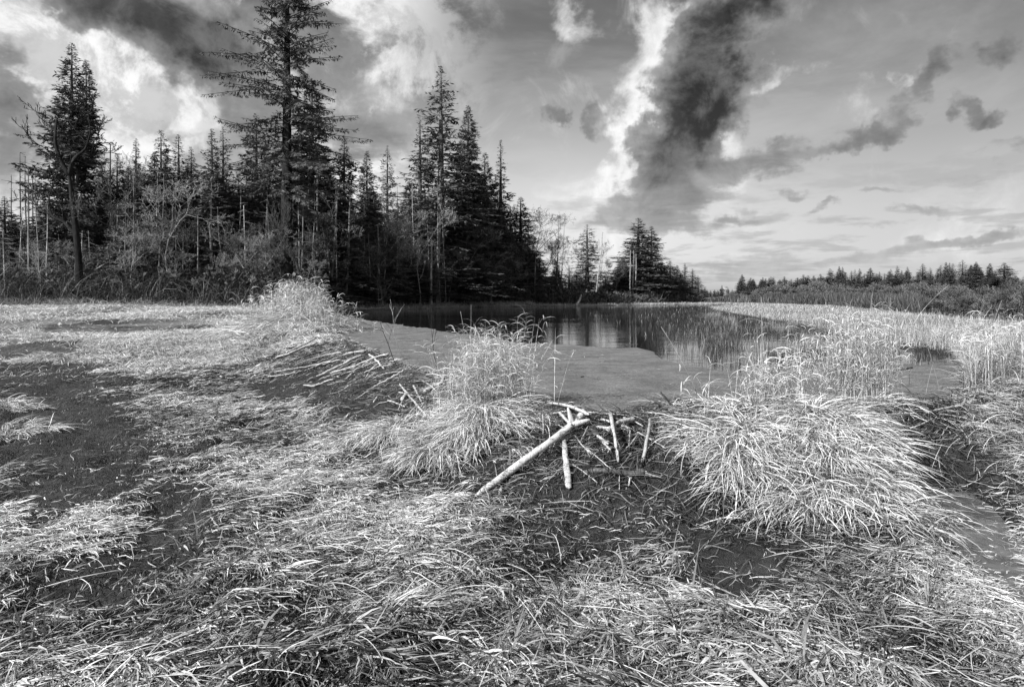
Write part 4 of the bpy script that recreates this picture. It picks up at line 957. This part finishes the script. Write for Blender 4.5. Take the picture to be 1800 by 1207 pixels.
def fir(kind, px, top, hw, label, back=0.0, group=None, name='conifer', rz=None):
    kw = dict(KINDS[kind]);
    if kind == 'scruffy': kw['fmat'] = M_FIR_L
    R = kw['R'] * (1.0)
    m = conifer_meshes(kind, **kw)
    return place_tree(m, name, label, 'conifer', px, treeY(px) + back, top, hw * (1.95 if 180 < px < 440 else 1.7), group, 26.0, R, rz)

# the giant, sparse tree that runs out of the picture
gm = conifer_meshes('giant', seed=21, H=38, R=6.2, nb=250, base=.30, droop=.95, rise=.85, fol=1.9, twl=.60, tws=.30, hang=.6, power=.50, lump=.95, tr=.50, wood=.045, gap=.2, bmat=M_TWIG_D)
gt = place_tree(gm, 'giant_conifer', 'giant sparse conifer with hanging tufts, top out of the picture', 'conifer', 505, 58, -110, 160, None, 38.0, 6.2, .4)
fir('twin', 126, 76, 66, 'broad twin-topped cedar behind the dark forked tree', name='cedar', rz=.2)
fir('fir_b', 8, 345, 34, 'dark conifer cut by the picture edge at the forest end')
fir('narrow_a', 239, 243, 24, 'slim conifer just right of the twin-topped cedar')
fir('fir_a', 283, 228, 36, 'pointed conifer, taller of the three standing close together')
fir('narrow_a', 314, 236, 26, 'narrow conifer in the middle of the three close together', 2)
fir('fir_b', 336, 258, 28, 'lowest of the three conifers standing close together', 1)
fir('narrow_a', 372, 226, 30, 'slender conifer, first of the pair beside the giant')
fir('open', 392, 222, 34, 'ragged conifer, second of the pair beside the giant', 1)
fir('dense', 548, 140, 66, 'dense conifer close behind the giant, top showing at its shoulder', 6)
fir('fir_c', 450, 200, 62, 'ragged conifer filling the side of the giant toward the pair', 5)
fir('fir_b', 605, 238, 36, 'open light conifer just past the giant')
fir('dense', 645, 265, 36, 'solid black cone-shaped conifer between two open ones')
fir('open', 681, 255, 32, 'open conifer with upswept branches past the black cone-shaped one')
fir('open', 775, 115, 66, 'tallest conifer by the far shore, with open ragged crown', rz=1.0)
fir('thin', 738, 205, 40, 'shorter conifer leaning into the tallest shore conifer', 3)
fir('dense', 823, 187, 50, 'dark full conifer directly beside the tallest shore conifer', 2)
fir('fir_b', 852, 268, 42, 'round-shouldered conifer filling in beside the dark full one', 3)
fir('narrow_b', 880, 246, 26, 'thin spire with stacked drooping branches beside the shore group')
fir('fir_b', 915, 346, 40, 'medium dark conifer where the forest edge drops')
fir('open', 1032, 394, 34, 'lone conifer with flat branches among bare trees')
fir('fir_a', 1122, 383, 46, 'wide cone-shaped conifer on the far shore, standing on bare trunks', rz=1.0)
fir('fir_b', 1145, 397, 30, 'second top rising close beside the wide cone-shaped conifer', 1)
for i, (px, top, hw, lab) in enumerate([(1094, 452, 26, 'low dark conifer at the foot of the wide one'), (1163, 460, 24, 'dark conifer next to the wide one'), (1178, 458, 22, 'first pointed conifer in the row sinking to the water'), (1190, 466, 20, 'second pointed conifer in the row sinking to the water'),
        (1204, 462, 16, 'rounded conifer in the row sinking to the water'), (1217, 472, 18, 'last but one conifer in the row sinking to the water'), (1227, 484, 14, 'end conifer of the forest, leaning over the water')]):
    fir(['dense', 'dense', 'fir_b', 'dense', 'open', 'open', 'open'][i], px, top, hw, lab)
# the mass behind: filling conifers
FILL = 'conifers filling the forest'
pos = []
for i in range(72):
    px = -40 + i * 13.7 + rng.uniform(-7, 7)
    cap = np.interp(px, [-40, 60, 130, 200, 300, 420, 480, 560, 620, 700, 780, 850, 900, 950], [390, 370, 290, 330, 305, 310, 280, 290, 335, 320, 290, 310, 350, 425])
    fir(['dense', 'fir_a', 'fir_b', 'scruffy', 'dense'][i % 5], px, cap + rng.uniform(0, 75), rng.uniform(40, 62), 'dark conifer packed in the shadowy mass of the forest', rng.uniform(4, 16), FILL)
for i in range(18):
    px = 175 + i * 16 + rng.uniform(-6, 6)
    fir(['dense', 'fir_b', 'fir_a'][i % 3], px, rng.uniform(262, 325), rng.uniform(26, 34), 'dark conifer packed in the shadowy mass of the forest', rng.uniform(1, 6), FILL)
for i in range(52):
    px = -30 + i * 18.5 + rng.uniform(-9, 9)
    fir(['scruffy', 'scruffy', 'dense'][i % 3], px, np.interp(px, [0, 850, 950], [440, 430, 470]) + rng.uniform(-30, 25), rng.uniform(30, 48), 'low scruffy conifer in front along the forest edge', rng.uniform(-3, 3), 'low conifers along the forest edge')
for i in range(13):
    px = 930 + i * 22 + rng.uniform(-6, 6)
    fir(['dense', 'scruffy'][i % 2], px, np.interp(px, [930, 1000, 1035, 1060, 1085, 1100, 1220], [440, 462, 480, 492, 480, 470, 487]) + rng.uniform(-6, 12), rng.uniform(18, 28), 'low dark conifer behind the bare trees of the far shore', rng.uniform(2, 12), 'low conifers behind the bare trees')

# ------------------------------------------------------------------ bare deciduous trees, snags
def bare_meshes(key, seed, H, r, mat, fork=2, spread=.6, up=.5, maxl=4, rmin=.012, nch=(2, 3), shrink=.66, lean=0.0, trunk_mat=None):
    if key in TREE_CACHE: return TREE_CACHE[key]
    R = random.Random(seed); segs = []
    rec_branch(segs, Vector((0, 0, 0)), Vector((lean, 0, 1)).normalized(), H * .42, r, 0, R, spread, up, nch, shrink, .10, maxl)
    top = max(s[1].z for s in segs); k = H / top
    segs = [(a * k, b * k, c, d, l) for a, b, c, d, l in segs]
    TREE_CACHE[key] = (seg_mesh('trunk', [s for s in segs if s[4] <= 1], trunk_mat or mat, 6, rmin), seg_mesh('crown', [s for s in segs if s[4] > 1], mat, 3, rmin))
    print(key, len(segs)); return TREE_CACHE[key]
B = [bare_meshes('bare%d' % i, 30 + i, 14, .10, [M_TWIG, M_TWIG_L, M_TWIG, M_TWIG][i], maxl=5, rmin=.011, up=[.15, .1, .5, .2][i], spread=[.85, .95, .65, .9][i], shrink=.62) for i in range(4)]
D = bare_meshes('forked', 51, 16, .42, M_TWIG_D, maxl=3, rmin=.03, up=.5, spread=.7, trunk_mat=M_TWIG_D)
def bare(i, px, top, label, back=-4, group='bare trees along the forest edge', hw=None, name='bare_tree'):
    return place_tree(B[i] if i >= 0 else D, name, label, 'bare tree', px, treeY(px) + back, top, hw, group, 14.0 if i >= 0 else 16.0, 4.5)
# dark forked tree: its own trunk path
def forked_tree():
    Yd = 50; x = (140 - CX) / F * Yd; z = ground_at(x, Yd); s = Yd / F
    o = empty('forked_tree', (x, Yd, z)); R = random.Random(5)
    def pt(px, py, dy=0): return Vector(((px - 140) * s, dy, (527 - py) * s + ZC - z))
    T = [(smooth_path([pt(142, 528), pt(135, 420), pt(128, 360), pt(121, 305)], 14), [.31 - .015 * i for i in range(14)]),
         (smooth_path([pt(121, 308), pt(104, 275), pt(97, 245), pt(92, 205, .5)], 10), [.2 - .015 * i for i in range(10)]),
         (smooth_path([pt(121, 308), pt(130, 280), pt(150, 262), pt(165, 240, -.5)], 10), [.18 - .014 * i for i in range(10)]),
         (smooth_path([pt(132, 412), pt(112, 390), pt(90, 378), pt(70, 340, 1)], 10), [.16 - .012 * i for i in range(10)])]
    add_mesh('trunk', multi_tube('trunk', T, M_TWIG_D, Vector((0, 0, 0)), 7, .05), o)
    segs = []
    for p, r in T[1:]:
        for k in (3, 5, 7, 9):
            rec_branch(segs, p[k], Vector((R.gauss(0, .7), R.gauss(0, .7), .6)).normalized(), 1.9, .05, 1, R, .6, .6, (1, 2), .66, .15, 4)
    add_mesh('crown', seg_mesh('crown', segs, M_TWIG_D, 3, .02), o)
    tag(o, 'black forked bare tree standing before the twin-topped cedar', 'bare tree')
forked_tree()
for (i, px, top, lab) in [(1, 300, 300, 'pale many-stemmed bare tree before the three close conifers'), (0, 215, 270, 'fine-twigged bare tree in the gap beside the slim conifer'), (3, 345, 370, 'pale spreading bare tree under the pair of conifers'),
                          (2, 570, 330, 'bare tree with tangled top past the giant'), (1, 425, 400, 'arching pale bare tree at the foot of the giant'), (0, 660, 400, 'bare tree before the black cone-shaped conifer'),
                          (2, 955, 398, 'dark twiggy bare tree where the forest thins'), (0, 985, 410, 'bare tree between the two thin poles'), (3, 1010, 425, 'pale fan-shaped bare tree by the lone flat-branched conifer'), (0, 1055, 420, 'pale round bare tree past the lone flat-branched conifer'),
                          (2, 1083, 455, 'low bare tree before the wide conifer'), (2, 880, 400, 'dark bare tree beneath the thin spire')]:
    bare(i, px, top, lab)
for i in range(48):
    px = 5 + i * 20 + rng.uniform(-9, 9)
    bare(1 if (px > 520 and i % 2) else int(i * 7 % 4), px, rng.uniform(350, 480), 'twiggy bare tree tangled in the forest edge thicket', rng.uniform(-7, -2), 'bare trees tangled in the forest edge')  # past the giant, paler twig colour makes up for light lost to tree shadow
def pole(label, px, top, bot_lean=0, r=.12, mat=None, back=-3, stubs=10, name='snag', seed=0, group='dead trunks of the forest edge'):
    Yd = treeY(px) + back; x = (px - CX) / F * Yd; z = ground_at(x, Yd); s = Yd / F; R = random.Random(seed + int(px))
    h = ZC - z + (HY - top) * s; o = empty(name, (x, Yd, z))
    path = smooth_path([Vector((0, 0, -.2)), Vector((bot_lean * s * .4 + R.uniform(-.2, .2), 0, h * .35)), Vector((bot_lean * s * .8, 0, h * .7)), Vector((bot_lean * s, 0, h))], 16)
    add_mesh('trunk', multi_tube('trunk', [(path, [r * (1 - .75 * i / 15) for i in range(16)])], mat or M_BARK_L, Vector((0, 0, 0)), 7, .05), o)
    segs = []
    for k in range(stubs):
        i = R.randint(4, 15); a = R.uniform(0, 6.28); l = R.uniform(.4, 2.2) * (1 - i / 22)
        e = path[i] + Vector((math.cos(a) * l, math.sin(a) * l, R.uniform(-.6, .15) * l)); segs.append((path[i], e, .025, .012, 1))
    if segs: add_mesh('crown', seg_mesh('crown', segs, mat or M_BARK_L, 3, .012), o)
    tag(o, label, 'dead tree', group)
pole('thin leaning dead trunk just past the giant', 576, 330, 18, .16, M_BARK_M, stubs=16)
pole('straight brown trunk with side twigs beside the leaning one', 606, 325, 10, .20, M_BARK_M, stubs=22)
pole('pale paired trunk standing behind the giant', 556, 300, 2, .17, M_BARK_M, -1, 18)
pole('brightest peeled white trunk with crooked top', 672, 395, -8, .20, M_BARK_L, -6, 8)
pole('grey slender trunk next to the white crooked one', 692, 360, 8, .24, M_BARK_M, -4, 18)
pole('grey snag with drooping branch stubs before the tallest shore conifer', 757, 425, 2, .28, M_BARK_L, -6, 26)
pole('stout grey trunk carrying the tallest shore conifer', 768, 300, 6, .62, M_BARK_M, -2, 30)
pole('short pale stump trunk leaning by the water', 862, 490, 4, .22, M_BARK_L, -6, 3)
pole('curved pale snag with a two-pronged top by the far shore', 1047, 408, 12, .22, M_BARK_L, -10, 10)
pole('bare pole, thicker of the two rising above the thin woods', 977, 388, 5, .14, M_BARK_M, -2, 16)
pole('bare pole, thinner of the two rising above the thin woods', 986, 383, 6, .12, M_BARK_M, -2, 14)
pole('pale trunk, first of the cluster under the wide conifer', 1108, 440, 0, .22, M_BARK_L, -6, 4)
pole('pale trunk, second of the cluster under the wide conifer', 1113, 440, 1, .2, M_BARK_L, -6, 4)
pole('pale trunk, third of the cluster under the wide conifer', 1119, 445, -1, .2, M_BARK_L, -6, 4)
pole('brown trunk beneath the wide conifer on its far side', 1133, 440, 1, .3, M_BARK_M, -6, 4)
pole('bare spike, tallest of those by the forest end', 38, 268, -3, .10, M_TWIG, 2, 24)
pole('bare spike next to the tallest of those by the forest end', 46, 275, -2, .10, M_TWIG, 2, 24)
pole('low bare spike near the picture edge', 20, 310, 0, .09, M_TWIG, 2, 20)
pole('bare spike closest to the twin-topped cedar', 60, 290, -3, .10, M_TWIG, 2, 20)
pole('dead spire with few ragged branches right of the cedar', 194, 254, 0, .16, M_BARK_M, 0, 40)
for i in range(46):
    px = 12 + i * 19.5 + rng.uniform(-8, 8)
    pole('thin pale trunk standing in the dark of the forest', px, rng.uniform(290, 420), rng.uniform(-12, 12), rng.uniform(.05, .12), [M_BARK_M, M_BARK_L, M_BARK_M][i % 3], rng.uniform(-6, 0), 18, 'thin_dead_tree', group='thin pale trunks within the forest')

# ------------------------------------------------------------------ undergrowth along the forest foot
def make_undergrowth():
    acc = Acc(); n = 30000
    px = rng.uniform(-60, 1235, n); y0 = np.array([treeY(p) for p in px]); y = y0 + rng.uniform(-9, 6, n) * (y0 / 60); x = (px - CX) / F * y
    d = sdf(x, y, POND); k = d > np.where(px > 540, 3.5, .3); x, y, px = x[k], y[k], px[k]; N = len(x); s = y / 60
    hgt = rng.uniform(.8, 3.2, N) * (.45 + 1.0 * fbm(px / 30, y * .1, 5, 3)) * np.interp(px, [0, 900, 1000, 1235], [1, 1, 1.0, .9])
    acc.add(blades(np.stack([x, y, Hs(x, y)], 1), rng.uniform(0, 6.28, N), hgt * 1.5, np.full(N, .035) * s, rng.uniform(.7, 1.6, N), rng.uniform(-1.2, .8, N), 4, np.clip(rng.normal(.3, .3, N), 0, 1) ** 1.3, ground=False, swerve=.9))
    tag(add_mesh('undergrowth', acc.mesh('undergrowth', blade_mat('bramble_stems', .015, .26, .05))), kind='stuff')
    # dark leafy mass
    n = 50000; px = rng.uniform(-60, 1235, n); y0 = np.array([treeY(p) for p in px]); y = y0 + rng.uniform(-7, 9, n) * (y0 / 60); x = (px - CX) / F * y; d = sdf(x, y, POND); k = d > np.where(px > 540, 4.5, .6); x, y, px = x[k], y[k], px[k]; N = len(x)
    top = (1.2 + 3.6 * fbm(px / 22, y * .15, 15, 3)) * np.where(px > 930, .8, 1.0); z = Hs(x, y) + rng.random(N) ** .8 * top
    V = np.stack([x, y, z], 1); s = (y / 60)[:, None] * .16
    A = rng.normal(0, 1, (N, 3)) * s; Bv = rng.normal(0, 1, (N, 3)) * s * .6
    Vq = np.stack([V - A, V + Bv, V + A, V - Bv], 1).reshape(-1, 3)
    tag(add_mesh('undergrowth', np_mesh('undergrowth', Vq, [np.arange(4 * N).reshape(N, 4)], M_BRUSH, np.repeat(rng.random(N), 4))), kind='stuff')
    # straw along the foot of the forest on the meadow side
    acc = Acc(); n = 15000; px = rng.uniform(-60, 470, n); y = 47 + rng.uniform(0, 1, n) ** 1.5 * 9; x = (px - CX) / F * y
    k = rng.random(n) < (.15 + 1.3 * np.clip(fbm(px / 25, y * .3, 3, 3) - .35, 0, 1)) * np.interp(px, [0, 130, 250, 470], [1.4, 1, .7, .5]); x, y, px = x[k], y[k], px[k]; N = len(x)
    acc.add(blades(np.stack([x, y, Hs(x, y)], 1), rng.uniform(0, 6.28, N), rng.uniform(.4, 1.3, N) * np.interp(px, [0, 150, 470], [1.3, 1, .7]), np.full(N, .024), rng.uniform(.4, 1.5, N), rng.uniform(-1.3, .3, N), 4, np.clip(rng.normal(.35, .3, N), 0, 1), ground=False))
    tag(add_mesh('forest_edge_grass', acc.mesh('forest_edge_grass', M_REED)), kind='stuff')
make_undergrowth()
def fallen(name, label, pts, r, mat=M_BARK_L):
    P3 = [G(a, b) + Vector((0, 0, z)) for a, b, z in pts]; path = smooth_path(P3, 10)
    me = multi_tube(name, [(path, [r * (1 - .06 * i) for i in range(10)])], mat, path[0], 6, .1); o = add_mesh(name, me); o.location = path[0]
    tag(o, label, 'log', 'fallen wood on the far shore')
fallen('fallen_log', 'pale fallen log at the waterline past the far hummock', [(585, 549, .1), (615, 548, .35), (640, 547, .2)], .12)
fallen('fallen_log', 'bent pale log lying under the straight brown trunk', [(596, 546, 1.5), (604, 546, .8), (612, 547.5, .1)], .12)
fallen('fallen_log', 'thin log lying along the bank below the brightest white trunk', [(640, 546.5, .2), (700, 544, .3)], .08)
fallen('stump', 'broken dark and white stump on the far bank below the bare trees', [(1013, 538, .1), (1019, 537.5, 1.2), (1022, 537.5, 2.2)], .35)

# ------------------------------------------------------------------ the far side, right: conifers over grey bare woods
def far_fir(kind, px, top, hw, Yd, label, group='conifers on the skyline across the marsh'):
    kw = dict(KINDS[kind]); m = conifer_meshes(kind, **{**kw, **({'fmat': M_FIR_L} if kind == 'scruffy' else {})})
    place_tree(m, 'conifer', label, 'conifer', px, Yd, top - 2 - 4 * max(0, (px - 1500) / 300), hw * 2.0, group, 26.0, kw['R'])
FAR = [(1316, 496, 8, 'first conifer of the skyline where it rises from the gap'), (1324, 492, 8, None), (1341, 489, 8, 'ragged conifer early on the skyline'), (1352, 490, 7, None), (1360, 488, 7, None), (1371, 493, 7, None), (1407, 495, 7, None), (1419, 490, 14, 'big dark conifer low among the grey woods'),
       (1432, 491, 8, None), (1447, 488, 9, None), (1459, 474, 13, 'pointed conifer, first of the high part of the skyline'), (1475, 470, 9, 'double-topped conifer on the high skyline'), (1481, 471, 9, None), (1497, 478, 9, None), (1503, 475, 8, None), (1511, 474, 9, None), (1530, 473, 13, 'broad conifer before the middle of the skyline'), (1546, 480, 7, None), (1555, 483, 7, None),
       (1566, 475, 10, None), (1577, 470, 8, 'tall thin spire in the middle of the skyline'), (1585, 478, 8, None), (1595, 472, 9, 'sharp dark conifer before the dip in the skyline'), (1622, 467, 13, 'tall conifer right after the dip in the skyline'), (1635, 473, 9, None), (1654, 470, 14, None), (1663, 465, 10, None), (1669, 466, 9, None), (1675, 467, 10, 'last of the packed four conifers'),
       (1692, 461, 16, 'tallest conifer of the skyline, spreading branches'), (1716, 465, 17, 'flat-topped conifer with upcurved branches'), (1740, 468, 13, 'narrow conifer between the flat-topped and the end one'), (1765, 467, 22, 'broad end conifer of the skyline'), (1802, 490, 14, 'conifer at the picture edge beyond the thicket')]
for i, (px, top, hw, lab) in enumerate(FAR):
    far_fir(['fir_a', 'dense', 'fir_b', 'narrow_a', 'open'][i % 5] if i != 30 else 'twin_wide', px, top, hw, float(np.interp(px, [1300, 1450, 1600, 1700, 1800], [330, 280, 230, 190, 160])), lab or 'small conifer lost among its neighbours on the skyline', 'conifers on the skyline across the marsh' if lab else 'small conifers on the skyline')
for i, (px, top) in enumerate([(1234, 509), (1239, 507), (1243, 511), (1256, 511), (1269, 503), (1287, 510), (1297, 504), (1301, 507), (1307, 508), (1262, 512), (1249, 512), (1280, 508)]):
    far_fir(['fir_b', 'narrow_a', 'open'][i % 3], px, top, 5, 385, 'tiny conifer on the far horizon by the gap', 'tiny conifers on the horizon')
for i in range(46):
    px = 1306 + i * 10.6 + rng.uniform(-4, 4)
    far_fir(['dense', 'fir_b', 'fir_a'][i % 3], px, rng.uniform(479, 494), rng.uniform(8, 14), float(np.interp(px, [1300, 1450, 1600, 1700, 1800], [335, 285, 235, 195, 165])) + rng.uniform(-10, 8), 'small conifer lost among its neighbours on the skyline', 'small conifers on the skyline')
BB = [bare_meshes('bush%d' % i, 70 + i, 9, .12, [M_TWIG_S, M_TWIG_S, M_TWIG][i], maxl=5, rmin=.035, up=.6, spread=.75, nch=(2, 3), shrink=.72) for i in range(3)]
BBn = [bare_meshes('thicket%d' % i, 80 + i, 4, .05, [M_TWIG_S, M_TWIG][i], maxl=5, rmin=.012, up=.6, spread=.6, nch=(2, 3), shrink=.72) for i in range(2)]
k = 0
for row in range(3):
    for px in np.arange(1296 + row * 5, 1700, 15):
        k += 1; p = px + rng.uniform(-5, 5); Yd = float(np.interp(p, [1300, 1400, 1500, 1600, 1700], [225, 170, 120, 90, 70])) + row * 14
        top = np.interp(p, [1290, 1330, 1400, 1500, 1600, 1700], [520, 508, 503, 502, 503, 500]) + rng.uniform(-6, 10) - row * 3 + (2 - row) * 6
        place_tree(BB[k % 3], 'bare_tree', 'grey round-headed bare tree in the woods across the marsh', 'bare tree', p, Yd, top, rng.uniform(17, 24), 'grey bare trees across the marsh', 9.0, 3.4)
k = 0
for row in range(3):
    for px in np.arange(1625 + row * 8, 1880, 20):
        k += 1; p = px + rng.uniform(-6, 6); Yd = float(BRUSH_Y(p)) * 1.05 + row * 6 + 3
        top = np.interp(p, [1620, 1680, 1760, 1800, 1880], [515, 504, 500, 488, 478]) + rng.uniform(-4, 8) + (2 - row) * 7
        place_tree(BBn[k % 2], 'willow_shrub', 'grey willow shrub in the thicket beyond the reeds', 'shrub', p, Yd, top, rng.uniform(24, 36), 'willow shrubs beyond the reeds', 4.0, 1.6)
def thicket_fill():
    n = 70000; px = rng.uniform(1240, 1900, n); yb = BRUSH_Y(px); y = yb * (1 + rng.uniform(.22, .9, n)); x = (px - CX) / F * y
    topy = np.interp(px, [1240, 1300, 1400, 1500, 1600, 1700, 1800, 1900], [521, 514, 508, 506, 507, 507, 500, 490])
    hmax = ZC + (HY - topy) / F * y; h = hmax * rng.uniform(.2, .72, n)
    acc = Acc(); acc.add(blades(np.stack([x, y, Hs(x, y)], 1), rng.uniform(0, 6.28, n), h * 1.05, .0016 * 1.0 * y * rng.uniform(.5, 1, n), rng.uniform(1.1, 1.57, n), rng.uniform(.5, 1.57, n), 4, np.clip(rng.normal(.35, .25, n), 0, 1), ground=False, swerve=.8))
    tag(add_mesh('thicket', acc.mesh('thicket', blade_mat('thicket_stems', .03, .16, .05))), kind='stuff')
thicket_fill()
def far_house():
    Yd = 400; x = (1277 - CX) / F * Yd; z = H1(x, Yd); s = Yd / F; o = empty('farmhouse', (x, Yd, z)); base = ZC - z + (HY - 519) * s; top = ZC - z + (HY - 506) * s; w = 4 * s
    m1, T = new_mat('house_paint'); finish(T, T.ss(T.noise(T.node('ShaderNodeTexCoord').outputs['Object'], 3, 3), .3, .7, .16, .22), .7)
    m2, T = new_mat('house_roof'); finish(T, T.ss(T.noise(T.node('ShaderNodeTexCoord').outputs['Object'], 5, 3), .3, .7, .25, .35), .7)
    m3, T = new_mat('window_glass'); finish(T, T.ss(T.noise(T.node('ShaderNodeTexCoord').outputs['Object'], 1, 1), .3, .7, .03, .05), .1, .6)
    def box(x0, x1, y0, y1, z0, z1):
        V = [(a, b, c) for c in (z0, z1) for b in (y0, y1) for a in (x0, x1)]
        return V, [(0, 1, 5, 4), (1, 3, 7, 5), (3, 2, 6, 7), (2, 0, 4, 6), (4, 5, 7, 6), (2, 3, 1, 0)]
    V, Q = box(-w, w, 0, 8, 0, top - 1.2); add_mesh('wall', np_mesh('wall', V, [Q], m1), o)
    V = [(-w - .4, -.4, top - 1.2), (w + .4, -.4, top - 1.2), (w + .4, 8.4, top - 1.2), (-w - .4, 8.4, top - 1.2), (-w - .4, 4, top + .9), (w + .4, 4, top + .9)]
    add_mesh('roof', np_mesh('roof', V, [[(0, 1, 5, 4), (2, 3, 4, 5)], [(1, 2, 5), (3, 0, 4)]], m2), o)
    for i in (-1.1, 0, 1.1):
        V, Q = box(i - .3, i + .3, -.06, -.01, top - 2.8, top - 1.8); add_mesh('window', np_mesh('window', V, [Q], m3), o)
    tag(o, 'pale house among the tiny trees on the horizon', 'house')
far_house()
